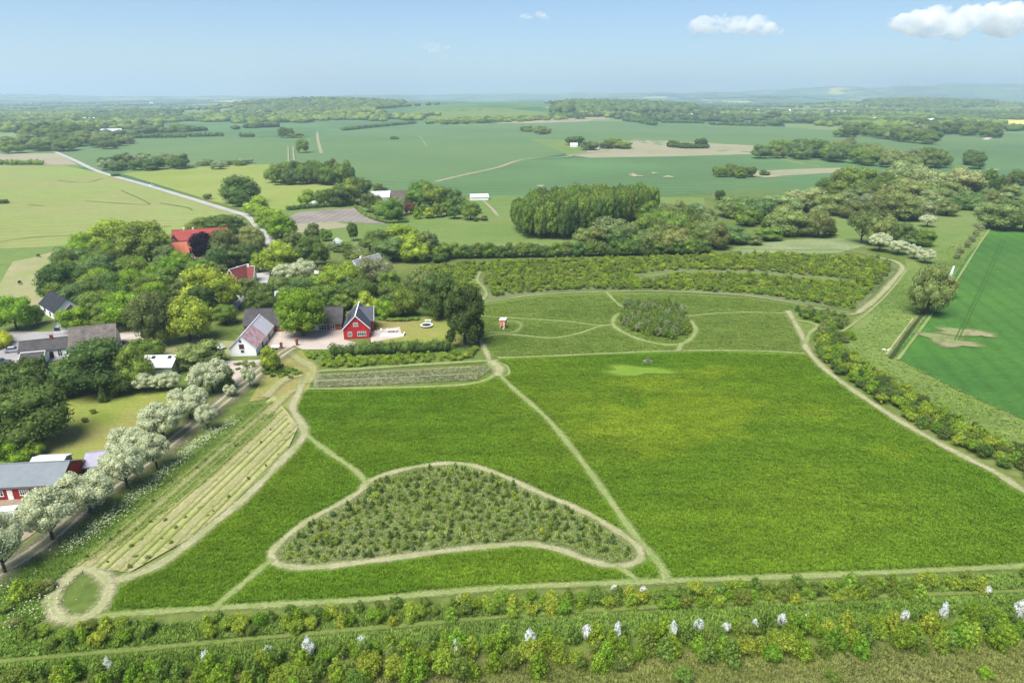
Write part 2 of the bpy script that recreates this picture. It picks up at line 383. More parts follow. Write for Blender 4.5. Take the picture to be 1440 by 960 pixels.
def merged(pts, wr, hr, specs, cols, name, label, cat, seed, nleaf=None):
    """the plants of a mass that nobody could count, as one object"""
    rg = np.random.default_rng(seed); V = []; F = []; C = []; o = 0
    for p in pts:
        sp = specs[rg.integers(len(specs))]; me = SPEC[sp][rg.integers(len(SPEC[sp]))][0]
        if me.name not in _cache:
            v = np.empty(len(me.vertices)*3, np.float32); me.vertices.foreach_get('co', v)
            f = np.empty(len(me.polygons)*3, np.int32); me.polygons.foreach_get('vertices', f); _cache[me.name] = (v.reshape(-1, 3), f.reshape(-1, 3))
        v, f = _cache[me.name]; c = np.array(COLR[cols[rg.integers(len(cols))]])*rg.uniform(.85, 1.15)
        q = rg.uniform(); w = wr[0]+(wr[1]-wr[0])*q; h = hr[0]+(hr[1]-hr[0])*q; a = rg.uniform(0, 6.28)
        V.append(np.c_[(v[:, 0]*math.cos(a)-v[:, 1]*math.sin(a))*w+p[0], (v[:, 0]*math.sin(a)+v[:, 1]*math.cos(a))*w+p[1], v[:, 2]*h+p[2]])
        F.append(f+o); o += len(v); C.append(np.tile(np.append(c, 1), (len(v), 1)))
    me = np_mesh(name, np.concatenate(V), np.concatenate(F), (M_mass,))
    at = me.color_attributes.new('tint', 'FLOAT_COLOR', 'POINT'); at.data.foreach_set('color', np.concatenate(C).astype(np.float32).ravel())
    tag(link(name, me), label, None, None, 'stuff')
_cache = {}
# ------------------------------------------------------------ ground sheets
def smooth_line(pts, step=None, closed=False):
    P_ = [Vector(p) for p in pts]; n = len(P_); out = []
    rng = range(n) if closed else range(n-1)
    for i in rng:
        p0 = P_[(i-1) % n] if closed or i > 0 else P_[0]*2-P_[1]; p1 = P_[i]; p2 = P_[(i+1) % n]
        p3 = P_[(i+2) % n] if closed or i < n-2 else p2*2-p1
        k = 6
        for j in range(k):
            t = j/k; out.append(.5*((2*p1)+(-p0+p2)*t+(2*p0-5*p1+4*p2-p3)*t*t+(-p0+3*p1-3*p2+p3)*t**3))
    if not closed: out.append(P_[-1])
    return out
LAYER = [0]
SEGS = []          # centre lines of the mown paths (x0,y0,x1,y1,halfwidth)
def ribbon(name, px, width, mat, closed=False, z=None, avoid=True, label=None, smooth=True):
    """a mown or trodden strip; five verts across so that its sides can fray"""
    LAYER[0] += 1; dz = (.05 if z is None else z) + .003*LAYER[0]
    line = [G(*p) for p in px]; line = smooth_line(line, closed=closed) if smooth else line; n = len(line)
    ws = width if isinstance(width, (list, tuple)) else None
    v = []; uv = []; f = []
    for i, p in enumerate(line):
        a = line[(i-1) % n] if closed or i > 0 else p; b = line[(i+1) % n] if closed or i < n-1 else p
        d = (b-a); d.z = 0; d.normalize(); nn = Vector((-d.y, d.x, 0))
        w = width*.88*(1+.14*math.sin(i*.9+LAYER[0])+.08*math.sin(i*2.3)) if ws is None else ws[0]+(ws[1]-ws[0])*i/max(1, n-1)
        for s, u in ((-.5, 0), (-.25, .5), (0, 1), (.25, .5), (.5, 0)):
            q = p+nn*s*w*1.25; far = max(0, q.y-450)*.0004
            v.append((q.x, q.y, Hf(q.x, q.y)+dz+far)); uv.append((u, i/n))
        if i < n-1 or closed:
            for k in range(4): f.append([i*5+k, ((i+1) % n)*5+k, ((i+1) % n)*5+k+1, i*5+k+1])
        if avoid and (i < n-1 or closed):
            q = line[(i+1) % n]; SEGS.append((p.x, p.y, q.x, q.y, w*.5))
    o = link(name, np_mesh(name, v, f, (mat,), uv)); tag(o, label, None, None, 'structure'); return o
def patch(name, x, y, w, h, mat, seed=1, sy=1.0):
    """a worn or bare spot with an irregular frayed outline; w, h in metres"""
    LAYER[0] += 1; c = G(x, y); rg = random.Random(seed); n = 26; v = []; uv = []; f = []
    for r, u in ((0, 1), (.5, .8), (1, 0)):
        for i in range(n):
            a = 2*math.pi*i/n; k = r*(1+.25*math.sin(a*3+seed)+.15*math.sin(a*5+seed*2)); X = c.x+math.cos(a)*w*.5*k; Y = c.y+math.sin(a)*h*.5*k
            v.append((X, Y, Hf(X, Y)+.05+.003*LAYER[0]+max(0, Y-450)*.0005)); uv.append((u, 0))
    for q in range(2):
        for i in range(n): j = (i+1) % n; f.append([q*n+i, (q+1)*n+i, (q+1)*n+j, q*n+j])
    o = link(name, np_mesh(name, v, f, (mat,), uv)); return tag(o, None, None, None, 'structure')
def sheet(name, px, mat, z=None, label=None, world=False):
    """a field or yard: polygon laid over the terrain"""
    LAYER[0] += 1; dz = (.02 if z is None else z) + .002*LAYER[0]
    pts = px if world else [G(*p) for p in px]
    bm = bmesh.new(); vs = [bm.verts.new((p[0], p[1], 0)) for p in pts]
    es = [bm.edges.new((vs[i], vs[(i+1) % len(vs)])) for i in range(len(vs))]
    bmesh.ops.triangle_fill(bm, edges=es, use_beauty=True)
    for _ in range(9):
        le = [e for e in bm.edges if e.calc_length() > max(30, .035*(e.verts[0].co.y))] if max(p[1] for p in pts) > 480 else []
        if not le: break
        bmesh.ops.subdivide_edges(bm, edges=le, cuts=1); bmesh.ops.triangulate(bm, faces=bm.faces)
    for v in bm.verts: v.co.z = Hf(v.co.x, v.co.y)+dz+max(0, v.co.y-450)*.00035
    bmesh.ops.recalc_face_normals(bm, faces=bm.faces)
    if sum(f.normal.z for f in bm.faces) < 0: bmesh.ops.reverse_faces(bm, faces=bm.faces)
    me = bpy.data.meshes.new(name); bm.to_mesh(me); bm.free(); me.materials.append(mat)
    o = link(name, me); tag(o, label, None, None, 'structure'); return o
# ------------------------------------------------------------ buildings
def place(A, B, D):
    a = G(*A); b = G(*B); u = (b-a); u.z = 0; L = u.length; u.normalize(); v = Vector((-u.y, u.x, 0))
    c = a+u*L/2+v*D/2; c.z = Hf(c.x, c.y); return c, L, math.atan2(u.y, u.x)
def window(parent, face, W, D, s, z, w, h, bars=1, fm=None, gm=None, name='window'):
    """face: f b l r; s along the wall from its middle, z sill height"""
    fm = fm or M_wframe; gm = gm or M_glass; fr = MB(); gl = MB(); t = .09
    def bx(m, s0, s1, d0, d1, z0, z1):
        if face == 'f': m.box(s0, s1, -D/2-d1, -D/2-d0, z0, z1)
        if face == 'b': m.box(s0, s1, D/2+d0, D/2+d1, z0, z1)
        if face == 'l': m.box(-W/2-d1, -W/2-d0, s0, s1, z0, z1)
        if face == 'r': m.box(W/2+d0, W/2+d1, s0, s1, z0, z1)
    bx(fr, s-w/2-t, s-w/2, -.02, .07, z, z+h); bx(fr, s+w/2, s+w/2+t, -.02, .07, z, z+h)
    bx(fr, s-w/2-t, s+w/2+t, -.02, .08, z+h, z+h+t); bx(fr, s-w/2-t-.05, s+w/2+t+.05, -.02, .12, z-t, z)
    for i in range(bars):
        c = s-w/2+w*(i+1)/(bars+1); bx(fr, c-.04, c+.04, .0, .06, z, z+h)
    if bars: bx(fr, s-w/2, s+w/2, .0, .055, z+h*.62, z+h*.62+.06)
    o = fr.build(name, fm, parent); bx(gl, s-w/2, s+w/2, -.03, .025, z, z+h); gl.build('pane', gm, o); return o
def door(parent, face, W, D, s, w, h, mat, name='door'):
    m = MB(); f = MB()
    def bx(m, s0, s1, d0, d1, z0, z1):
        if face == 'f': m.box(s0, s1, -D/2-d1, -D/2-d0, z0, z1)
        if face == 'l': m.box(-W/2-d1, -W/2-d0, s0, s1, z0, z1)
        if face == 'r': m.box(W/2+d0, W/2+d1, s0, s1, z0, z1)
    bx(m, s-w/2, s+w/2, -.02, .05, .02, h); o = m.build(name, mat, parent)
    bx(f, s+w/2-.18, s+w/2-.08, .05, .11, 1.0, 1.08); f.build('handle', M_metal, o); return o
def house(name, label, cat, A, B, D, eave, ridge, axis, wall, roof, wins=(), doors=(), chim=(), group=None, over=.3, roof2=None, gable=None, plinth=True, lights=(), loc=None):
    c, Wd, rz = place(A, B, D) if loc is None else loc
    t = thing(name, label, cat, c, rz, group)
    m = MB()
    if axis == 'x': m.prism([(-D/2, -1), (D/2, -1), (D/2, eave), (0, ridge), (-D/2, eave)], 'x', -Wd/2, Wd/2)
    else: m.prism([(-Wd/2, -1), (Wd/2, -1), (Wd/2, eave), (0, ridge), (-Wd/2, eave)], 'y', -D/2, D/2)
    m.build('wall', wall, t)
    half = (D if axis == 'x' else Wd)/2; ln = (Wd if axis == 'x' else D)/2+over; sl = (ridge-eave)/half; th = .16; e = over
    for sgn in (-1, 1):
        prof = [(0, ridge+.02), (sgn*(half+e), eave-sl*e+.02), (sgn*(half+e), eave-sl*e+.02+th), (0, ridge+.02+th)]
        if roof2 and sgn == 1:
            k = roof2[1]*2*ln-ln
            MB().prism(prof, axis, -ln, k).build('roof', roof, t); MB().prism(prof, axis, k, ln).build('roof', roof2[0], t)
        else: MB().prism(prof, axis, -ln, ln).build('roof', roof, t)
    rc = MB()
    if axis == 'x': rc.box(-ln, ln, -.14, .14, ridge+.12, ridge+.25)
    else: rc.box(-.14, .14, -ln, ln, ridge+.12, ridge+.25)
    rc.build('ridge_cap', gable or roof, t)
    if gable:                                        # bargeboards along the gable verges
        for end in (-1, 1):
            for sgn in (-1, 1):
                prof = [(0, ridge-.1), (sgn*(half+e), eave-sl*e-.1), (sgn*(half+e), eave-sl*e+.22), (0, ridge+.22)]
                MB().prism(prof, axis, end*(ln+.002), end*(ln+.07)).build('bargeboard', gable, t)
    for w in wins: window(t, w[0], Wd, D, *w[1:6], **(w[6] if len(w) > 6 else {}))
    for d in doors: door(t, d[0], Wd, D, *d[1:])
    for q in chim:
        x, y, hh = q[:3]; MB().box(x-.35, x+.35, y-.35, y+.35, ridge-1.2, ridge+hh).box(x-.42, x+.42, y-.42, y+.42, ridge+hh, ridge+hh+.12).build('chimney', q[3] if len(q) > 3 else M_brick, t)
    for (s, q, w, h) in lights:                      # roof windows on the slope facing the viewer (axis x) or right/left (axis y)
        y = -half*abs(q); z = eave+(ridge-eave)*(1-abs(q))+.2
        mb = MB(); k = 1 if axis == 'x' else (1 if q < 0 else -1)
        for dz, ww, hh in ((0, w, h), (.05, w*.8, h*.8)):
            pass
        if axis == 'x':
            mb.v += [(s-w/2, y-h/2, z-h/2*sl+.0), (s+w/2, y-h/2, z-h/2*sl), (s+w/2, y+h/2, z+h/2*sl), (s-w/2, y+h/2, z+h/2*sl)]
        else:
            x = -half*abs(q)*(1 if q < 0 else -1)*1.0; sg = -1 if q < 0 else 1
            x = sg*half*abs(q)
            mb.v += [(x-sg*h/2, s-w/2, z+h/2*sl), (x+sg*h/2, s-w/2, z-h/2*sl), (x+sg*h/2, s+w/2, z-h/2*sl), (x-sg*h/2, s+w/2, z+h/2*sl)]
        mb.v += [(a, b, c_+.09) for a, b, c_ in mb.v[:4]]
        mb.f += [[3, 2, 1, 0], [4, 5, 6, 7], [0, 1, 5, 4], [1, 2, 6, 5], [2, 3, 7, 6], [3, 0, 4, 7]]
        mb.build('roof_window', M_glass, t)
    return t
M_wframe = plain('white_paint', (.78, .78, .75), .5, .3, .08)
M_glass = plain('window_glass', (.03, .04, .05), .08, .6, .3); M_metal = plain('metal', (.35, .35, .36), .35, .5, .1, metal=.8)
M_white_wall = plain('whitewash', (.80, .80, .79), .85, .2, .08, .6)
M_cream = plain('cream_render', (.62, .55, .38), .85, .2, .15, .6)
M_brick = plain('red_brick', (.26, .085, .06), .9, .2, .35, 1.5)
M_redwall = plain('red_painted_brick', (.44, .022, .028), .75, .25, .16, .8)
M_redwood = plain('red_boards', (.33, .03, .025), .8, .2, .3, 1.2)
M_slate = roofmat('slate_roof', (.075, .085, .11), var=.2, rough=.55)
M_greyroof = roofmat('grey_cement_roof', (.095, .09, .092), (.065, .062, .065), var=.3)
M_blackroof = roofmat('black_tile_roof', (.035, .04, .05), var=.25)
M_mottled = roofmat('mottled_old_roof', (.22, .19, .17), (.12, .105, .10), var=.45)
M_silver = roofmat('pale_metal_roof', (.50, .51, .58), (.58, .58, .62), var=.1, rough=.6)
M_pinkroof = roofmat('faded_red_sheet_roof', (.52, .42, .46), (.42, .17, .18), var=.18)
M_bluegrey = roofmat('blue_grey_sheet_roof', (.20, .23, .245), (.175, .20, .215), var=.1)
M_whiteroof = roofmat('white_sheet_roof', (.70, .70, .70), (.6, .6, .6), var=.1)
M_orange = roofmat('orange_tile_roof', (.50, .17, .09), (.42, .13, .075), var=.2)
M_redtile = roofmat('red_tile_roof', (.33, .075, .06), (.27, .055, .05), var=.2)
M_browntile = roofmat('brown_red_tile_roof', (.24, .06, .05), (.17, .05, .045), var=.25)
M_brownroof = roofmat('brown_grey_roof', (.15, .12, .11), var=.3)
M_wood = plain('weathered_wood', (.3, .26, .2), .9, .1, .3, 3)
M_salmon = plain('salmon_boards', (.75, .30, .15), .8, .2, .2, 2)
M_dark = plain('dark_rubber', (.02, .02, .022), .7, .3, .2)
M_blue = plain('violet_blue_paint', (.08, .07, .35), .5, .4, .1)
M_darkred = plain('dark_red_paint', (.25, .03, .04), .7, .2, .2)
# ============================================================ THE SETTING
def terrain():
    ys = np.concatenate([np.linspace(-120, 60, 10)[:-1], np.geomspace(60, 15500, 300)]); ts = np.linspace(-1, 1, 241)
    half = 420+1.15*np.maximum(ys, 0); X = ts[None, :]*half[:, None]; Y = np.repeat(ys[:, None], len(ts), 1)
    v = np.c_[X.ravel(), Y.ravel(), H(X, Y).ravel()]; r, c = X.shape
    i = np.arange(r*c).reshape(r, c); f = np.stack([i[:-1, :-1], i[:-1, 1:], i[1:, 1:], i[1:, :-1]], -1).reshape(-1, 4)
    m, t, b = newmat('farmland')
    g = N(t, 'ShaderNodeNewGeometry').outputs['Position']
    near = mix(t, ramp(t, noise(t, g, .035, 5), .35, .65), (.085, .135, .022), (.14, .175, .045))
    near = mix(t, 1.0, near, ramp(t, noise(t, g, .5, 4, .7), .3, .7, (.6,)*3, (1,)*3), 'MULTIPLY')
    mp = N(t, 'ShaderNodeMapping'); mp.inputs['Rotation'].default_value = (0, 0, .35); t.links.new(g, mp.inputs[0])
    vo = N(t, 'ShaderNodeTexVoronoi'); vo.inputs['Scale'].default_value = .0036; vo.distance = 'CHEBYCHEV'; vo.inputs['Randomness'].default_value = .9
    t.links.new(mp.outputs[0], vo.inputs['Vector'])
    sp = N(t, 'ShaderNodeSeparateXYZ'); t.links.new(vo.outputs['Color'], sp.inputs[0])
    cr = N(t, 'ShaderNodeValToRGB'); cr.color_ramp.interpolation = 'CONSTANT'; e = cr.color_ramp.elements
    cols = [(0, (.055, .12, .05)), (.2, (.075, .15, .055)), (.38, (.11, .19, .05)), (.52, (.05, .11, .045)), (.66, (.15, .2, .07)), (.78, (.09, .17, .06)), (.9, (.26, .23, .13)), (.965, (.45, .42, .09))]
    e[0].color = (*cols[0][1], 1); e[1].position = cols[1][0]; e[1].color = (*cols[1][1], 1)
    for p, c_ in cols[2:]: q = e.new(p); q.color = (*c_, 1)
    t.links.new(sp.outputs[0], cr.inputs[0])
    far = mix(t, 1.0, cr.outputs[0], ramp(t, noise(t, g, .012, 4), .3, .7, (.78,)*3, (1,)*3), 'MULTIPLY')
    sy = N(t, 'ShaderNodeSeparateXYZ'); t.links.new(g, sy.inputs[0])
    mr = N(t, 'ShaderNodeMapRange'); t.links.new(sy.outputs[1], mr.inputs[0]); mr.inputs[1].default_value = 480; mr.inputs[2].default_value = 560
    t.links.new(mix(t, mr.outputs[0], near, far), b.inputs['Base Color'])
    o = link('ground', np_mesh('ground', v, f, (m,))); o.data.polygons.foreach_set('use_smooth', [True]*len(f)); tag(o, None, None, None, 'structure')
terrain()
# ---- field and lawn surfaces
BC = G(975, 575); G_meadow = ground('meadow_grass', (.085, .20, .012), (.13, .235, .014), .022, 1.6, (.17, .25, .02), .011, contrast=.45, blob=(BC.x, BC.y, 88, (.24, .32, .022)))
G_meadow2 = ground('shorter_meadow', (.13, .20, .035), (.16, .225, .045), .03, 1.4, contrast=.4)
G_rough = ground('rough_grass', (.18, .27, .05), (.22, .29, .08), .06, 1.3, (.10, .175, .03), .02, contrast=.5)
G_under = ground('plantation_floor', (.18, .23, .085), (.22, .24, .11), .1, 1.5, (.10, .15, .03), .05, contrast=.5)
G_mown = ground('mown_grass', (.29, .33, .13), (.23, .29, .09), .3, 2.0, contrast=.25, edge=True)
G_mownpale = ground('worn_path', (.40, .375, .23), (.29, .31, .14), .25, 2.0, contrast=.22, edge=True)
G_strip = ground('mown_strip', (.23, .26, .055), (.27, .285, .08), .12, 1.5, (.29, .27, .12), .06, contrast=.3, edge=True)
G_strippale = ground('dry_cut_strip', (.37, .355, .18), (.32, .325, .12), .2, 1.8, contrast=.3, edge=True)
G_gravel = ground('gravel', (.46, .40, .35), (.40, .345, .30), .2, 3, contrast=.15)
G_asph = ground('asphalt', (.24, .235, .24), (.30, .29, .285), .15, 3, contrast=.12)
G_track = ground('gravel_track', (.46, .41, .33), (.36, .33, .24), .3, 2.5, contrast=.2, edge=True)
G_trackedge = ground('track_verge', (.19, .19, .10), (.25, .24, .14), .15, 2, contrast=.3, edge=True)
G_lawn = ground('lawn', (.19, .25, .04), (.26, .27, .065), .08, 1.5, (.28, .24, .09), .04, contrast=.3)
G_dirt = ground('bare_earth', (.33, .26, .19), (.27, .22, .15), .2, 2, contrast=.3)
G_barley = ground('barley_field', (.20, .235, .065), (.235, .255, .09), .006, .25, (.19, .27, .06), .01, stripes=(.03, 1.25, .10), contrast=.16)
G_yell = ground('hay_meadow', (.19, .25, .045), (.235, .27, .07), .012, .3, stripes=(.04, .3, .06), contrast=.18)
G_wheat = ground('wheat_field', (.088, .158, .056), (.112, .18, .064), .004, .15, stripes=(.016, 1.9, .16), contrast=.12)
G_wheat2 = ground('wheat_field_dark', (.072, .138, .050), (.09, .158, .058), .006, .15, (.10, .20, .07), .004, stripes=(.02, 1.35, .16), contrast=.12)
G_dgreen = ground('green_corn', (.048, .14, .022), (.065, .16, .026), .02, .8, (.075, .20, .026), .012, stripes=(.05, .25, .12), contrast=.3)
G_green = ground('pasture', (.125, .20, .042), (.16, .215, .06), .012, .4, contrast=.25)
G_pasture = ground('grazed_pasture', (.27, .27, .13), (.21, .25, .08), .05, .6, (.33, .28, .17), .03, contrast=.2)
G_tan = ground('stubble', (.28, .255, .17), (.23, .235, .13), .01, .3, contrast=.15)
G_sand = ground('arena_sand', (.27, .24, .21), (.19, .17, .15), .06, .8, stripes=(.07, .1, .2), contrast=.2)
G_rape = ground('rape_field', (.55, .50, .11), (.46, .42, .13), .01, .2, contrast=.1)
G_bed = ground('vegetable_bed', (.27, .28, .17), (.32, .31, .21), .2, 1.6, (.22, .26, .12), .1, contrast=.3)
G_ditch = ground('ditch', (.05, .07, .025), (.07, .09, .03), .3, 2, contrast=.5, edge=True)
G_olive = ground('dry_rough_grass', (.17, .19, .05), (.22, .215, .075), .15, 1.8, (.11, .14, .035), .07, contrast=.5)
G_bare = ground('bare_patch', (.30, .27, .15), (.20, .24, .09), .12, 1, contrast=.2, edge=True)

sheet('field', [(0,233),(90,233),(141,243),(200,259),(262,278),(328,299),(345,310),(330,330),(240,345),(120,342),(60,347),(-60,352),(-260,330),(-200,240)], G_barley)
sheet('field', [(-160,216),(82,216),(110,232),(0,233),(-160,233)], G_tan)
sheet('field', [(85,214),(180,196),(300,193),(430,193),(440,205),(425,232),(380,234),(180,243),(140,240)], G_wheat)
sheet('field', [(170,183),(215,172),(330,166),(480,163),(520,168),(470,180),(440,192),(180,195)], G_wheat2)
sheet('field', [(170,244),(300,234),(385,231),(405,252),(500,262),(540,262),(515,292),(400,300),(350,296),(300,283)], G_yell)
sheet('field', [(440,190),(480,182),(640,177),(830,171),(940,170),(1050,176),(1190,185),(1440,188),(1440,240),(1300,232),(1180,238),(1060,215),(1000,212),(860,197),(800,215),(745,225),(640,252),(560,273),(500,266),(415,250),(425,225)], G_wheat)
sheet('field', [(560,273),(640,252),(745,225),(830,222),(950,220),(1060,216),(1170,240),(1010,272),(900,277),(700,277),(600,277)], G_wheat2)
sheet('field', [(860,196),(930,198),(1060,205),(1065,217),(950,220),(830,222),(795,218)], G_tan)
sheet('field', [(745,196),(800,197),(830,216),(800,218),(775,208)], G_green)
sheet('field', [(1040,242),(1120,238),(1185,236),(1175,243),(1090,248),(1050,250)], G_tan)
sheet('field', [(560,165),(600,153),(700,152),(780,160),(800,166),(700,172),(620,176)], G_green)
sheet('field', [(430,193),(475,172),(520,163),(600,161),(640,177),(500,183)], G_wheat2)
sheet('field', [(500,146),(620,140),(720,140),(790,150),(700,156),(600,158),(540,160)], G_wheat2)
sheet('field', [(1130,230),(1300,215),(1440,200),(1700,200),(1700,260),(1440,262),(1300,250)], G_wheat2)
sheet('field', [(1190,165),(1300,163),(1308,167),(1240,170),(1185,169)], G_rape, z=.6)
sheet('field', [(1340,166),(1440,169),(1600,172),(1600,178),(1440,176),(1350,171)], G_rape, z=.6)
sheet('field', [(-60,172),(60,174),(85,180),(30,182),(-60,183)], G_tan, z=.4)
sheet('meadow', [(360,296),(520,290),(700,276),(900,277),(990,278),(1000,345),(800,360),(620,362),(480,345),(400,330)], G_green)
sheet('meadow', [(1150,300),(1390,296),(1395,320),(1340,362),(1290,365),(1180,340)], G_green)
sheet('pasture', [(-60,352),(60,347),(112,343),(100,372),(60,430),(-60,440)], G_green)
sheet('pasture', [(-40,425),(0,398),(18,368),(48,362),(80,352),(120,350),(100,400),(70,428),(-30,436)], G_pasture, z=.03)
sheet('riding_arena', [(405,306),(420,298),(500,293),(520,300),(545,316),(480,312),(420,316)], G_sand, z=.06)
sheet('riding_arena', [(390,316),(470,312),(500,318),(420,328)], G_tan, z=.06)
# right-hand crop field and the grass verge beside the ditch
sheet('field', [(1396,322),(1500,330),(1750,420),(1900,640),(1600,640),(1440,590),(1340,545),(1270,508),(1255,500),(1290,462),(1330,405),(1360,360)], G_dgreen, z=.03)
sheet('verge', [(1270,345),(1330,340),(1380,325),(1396,322),(1350,378),(1300,455),(1262,505),(1340,548),(1440,592),(1700,700),(1700,790),(1440,668),(1300,590),(1190,500),(1200,450),(1240,420),(1275,380)], G_rough)
# the meadows inside the property
sheet('meadow', [(672,425),(760,415),(850,411),(950,412),(1050,418),(1130,430),(1165,440),(1150,460),(1130,498),(1000,494),(850,498),(702,504),(680,500),(660,470)], G_meadow2, z=.03)
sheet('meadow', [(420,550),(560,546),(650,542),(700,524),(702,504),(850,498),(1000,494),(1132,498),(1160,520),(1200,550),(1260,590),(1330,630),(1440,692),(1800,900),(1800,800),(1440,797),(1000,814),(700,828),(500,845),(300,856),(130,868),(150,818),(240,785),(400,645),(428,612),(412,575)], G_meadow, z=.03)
sheet('plantation_ground', [(590,372),(700,368),(900,362),(1080,356),(1240,362),(1258,372),(1262,380),(1205,438),(1130,428),(1050,417),(950,411),(850,410),(760,414),(672,424),(600,420)], G_under, z=.03)
sheet('plantation_ground', [(515,682),(545,669),(600,657),(650,656),(700,669),(760,696),(820,723),(868,750),(892,770),(895,783),(880,793),(830,787),(790,773),(745,767),(690,770),(600,780),(500,793),(440,798),(400,796),(385,785),(392,770),(430,737),(480,710)], G_under, z=.06)
sheet('rough_grass', [(-100,975),(200,945),(500,925),(900,915),(1500,895),(1700,900),(1500,1150),(-100,1150)], G_olive, z=.03)
sheet('meadow', [(0,810),(110,740),(240,650),(330,590),(345,570),(390,566),(385,590),(300,670),(180,760),(100,808),(60,870),(-60,950),(-160,900)], G_rough, z=.03)
# lawn behind the hawthorns, farmyard, village gravel
sheet('lawn', [(35,680),(45,640),(80,600),(95,560),(160,550),(250,549),(262,570),(200,630),(160,665),(100,690)], G_lawn, z=.03)
sheet('lawn', [(525,452),(560,444),(640,446),(660,470),(640,488),(525,486)], G_lawn, z=.03)
sheet('yard', [(374,470),(400,462),(482,460),(484,478),(500,482),(498,491),(425,492),(414,486),(404,492),(388,492),(376,486)], G_gravel, z=.06)
sheet('terrace', [(520,466),(562,460),(566,474),(522,482)], G_gravel, z=.08)
sheet('yard', [(-120,465),(0,466),(60,467),(130,462),(140,480),(100,500),(40,520),(-60,530),(-160,560)], G_asph, z=.05)
sheet('yard', [(160,470),(200,464),(205,478),(190,488),(160,492)], G_gravel, z=.05)
sheet('yard', [(-160,735),(-100,700),(0,695),(90,690),(95,706),(70,735),(20,770),(-100,800)], G_dirt, z=.05)
sheet('yard', [(318,508),(372,506),(382,512),(360,535),(330,556),(318,560),(325,530)], G_gravel, z=.05)
sheet('rough_grass', [(225,475),(330,480),(322,505),(260,510),(200,500)], G_pasture, z=.04)
sheet('rough_grass', [(385,505),(412,490),(425,493),(440,515),(436,545),(412,580),(380,560),(350,566)], G_lawn, z=.04)
sheet('vegetable_garden', [(440,527),(560,521),(680,514),(690,520),(670,534),(560,540),(442,545)], G_bed, z=.06)
sheet('wetland', [(1020,350),(1100,338),(1180,335),(1220,345),(1180,356),(1060,362)], ground('marsh', (.25, .29, .14), (.17, .23, .08), .06, .5, contrast=.3), z=.04)
# ---- village road and the other roads
sheet_road = G_asph
G_road = ground('road_surface', (.36, .35, .33), (.30, .295, .28), .1, 2, contrast=.08)
def road(px, w, name='road', mat=None, z=.12):
    LAYER[0] += 1; line = smooth_line([G(*p) for p in px]); v = []; f = []; kv = []; kf = []
    for i, p in enumerate(line):
        d = (line[min(i+1, len(line)-1)]-line[max(i-1, 0)]); d.z = 0; d.normalize(); nn = Vector((-d.y, d.x, 0))
        for s in (-.5, .5):
            q = p+nn*s*w; v.append((q.x, q.y, Hf(q.x, q.y)+z+.002*LAYER[0]+max(0, q.y-450)*.0005))
        if i: f.append([2*i-2, 2*i, 2*i+1, 2*i-1])
    o = link(name, np_mesh(name, v, f, (mat or G_road,))); tag(o, None, None, None, 'structure'); return o
road([(78,214),(105,226),(140,242),(200,259),(260,277),(325,297),(350,305),(366,322),(380,340),(378,362),(372,382),(366,400)], 5.0)
road([(372,382),(352,400),(340,415),(328,430),(322,440)], 4.5)
road([(612,256),(650,247),(700,236),(735,225),(790,222),(815,217),(855,212)], 5, mat=G_tan, name='farm_track')
road([(446,186),(447,196),(449,205),(452,216)], 4, mat=G_tan, name='farm_track')
road([(1385,197),(1400,190),(1412,182),(1420,178)], 9, mat=G_gravel)
road([(680,283),(692,294),(700,304)], 2, mat=G_tan, name='farm_track')
# ---- mown paths
def path(px, w, mat=None, closed=False, **k): return ribbon('path', px, w, mat or G_mown, closed, **k)
path([(130,868),(300,856),(500,845),(700,828),(930,818),(1100,812),(1440,797),(1700,786)], 1.8)
path([(688,512),(720,545),(770,590),(815,645),(855,700),(890,750),(920,785),(934,806),(936,818)], 2.1)
path([(515,680),(545,667),(600,655),(650,653),(700,667),(760,694),(820,720),(870,749),(895,768),(901,784),(888,794),(865,797),(830,790),(790,775),(745,766),(690,769),(600,779),(500,793),(440,799),(400,797),(382,786),(390,768),(430,735),(480,708),(508,690)], 2.0, G_mownpale, closed=True)
path([(428,610),(460,635),(500,663),(516,682)], 1.9)
path([(865,797),(885,808),(897,818)], 1.5)
path([(384,786),(350,815),(322,838),(300,857)], 1.7)
path([(428,530),(420,552),(412,575),(428,610),(400,645),(340,705),(290,745),(240,785),(195,808),(152,820)], 2.8, G_mownpale)
path([(118,800),(98,812),(80,832),(74,852),(86,870),(112,872),(138,858),(152,836),(150,818),(134,804)], 3.0, G_mownpale, closed=True)
path([(700,504),(780,501),(850,498),(950,494),(1060,494),(1132,498)], 1.5)
path([(673,474),(684,496),(690,512)], 2.2, G_mownpale)
path([(676,476),(700,471),(730,472),(775,476),(812,470),(842,460),(866,457)], 1.5)
path([(676,445),(740,449),(800,453),(838,458),(862,457)], 1.4)
path([(700,455),(722,452),(733,458),(722,468),(690,468)], 2.2, ground('short_mown', (.17, .23, .06), (.2, .25, .08), .2, 2, contrast=.25, edge=True))
path([(852,411),(868,427),(877,433)], 1.5)
path([(877,440),(865,446),(863,458),(880,470),(910,481),(945,486),(968,480),(978,466),(972,453),(958,446)], 2.2)
path([(958,484),(954,494)], 2.4)
path([(965,446),(1000,442),(1050,440),(1100,441),(1112,441)], 1.5)
path([(672,426),(700,423),(760,415),(850,411),(950,411),(1050,417),(1130,430),(1175,441),(1206,441),(1235,418),(1256,395),(1269,378),(1258,368),(1236,363)], 1.8)
path([(1206,441),(1235,418),(1256,395),(1269,378),(1258,368),(1236,363)], 3.0, G_mownpale)
path([(1108,438),(1118,455),(1130,478),(1136,494),(1160,520),(1200,550),(1260,590),(1330,630),(1400,666),(1440,692),(1520,735)], 2.6, G_mownpale)
path([(1112,450),(1140,455),(1149,460),(1138,470),(1132,485)], 2.0)
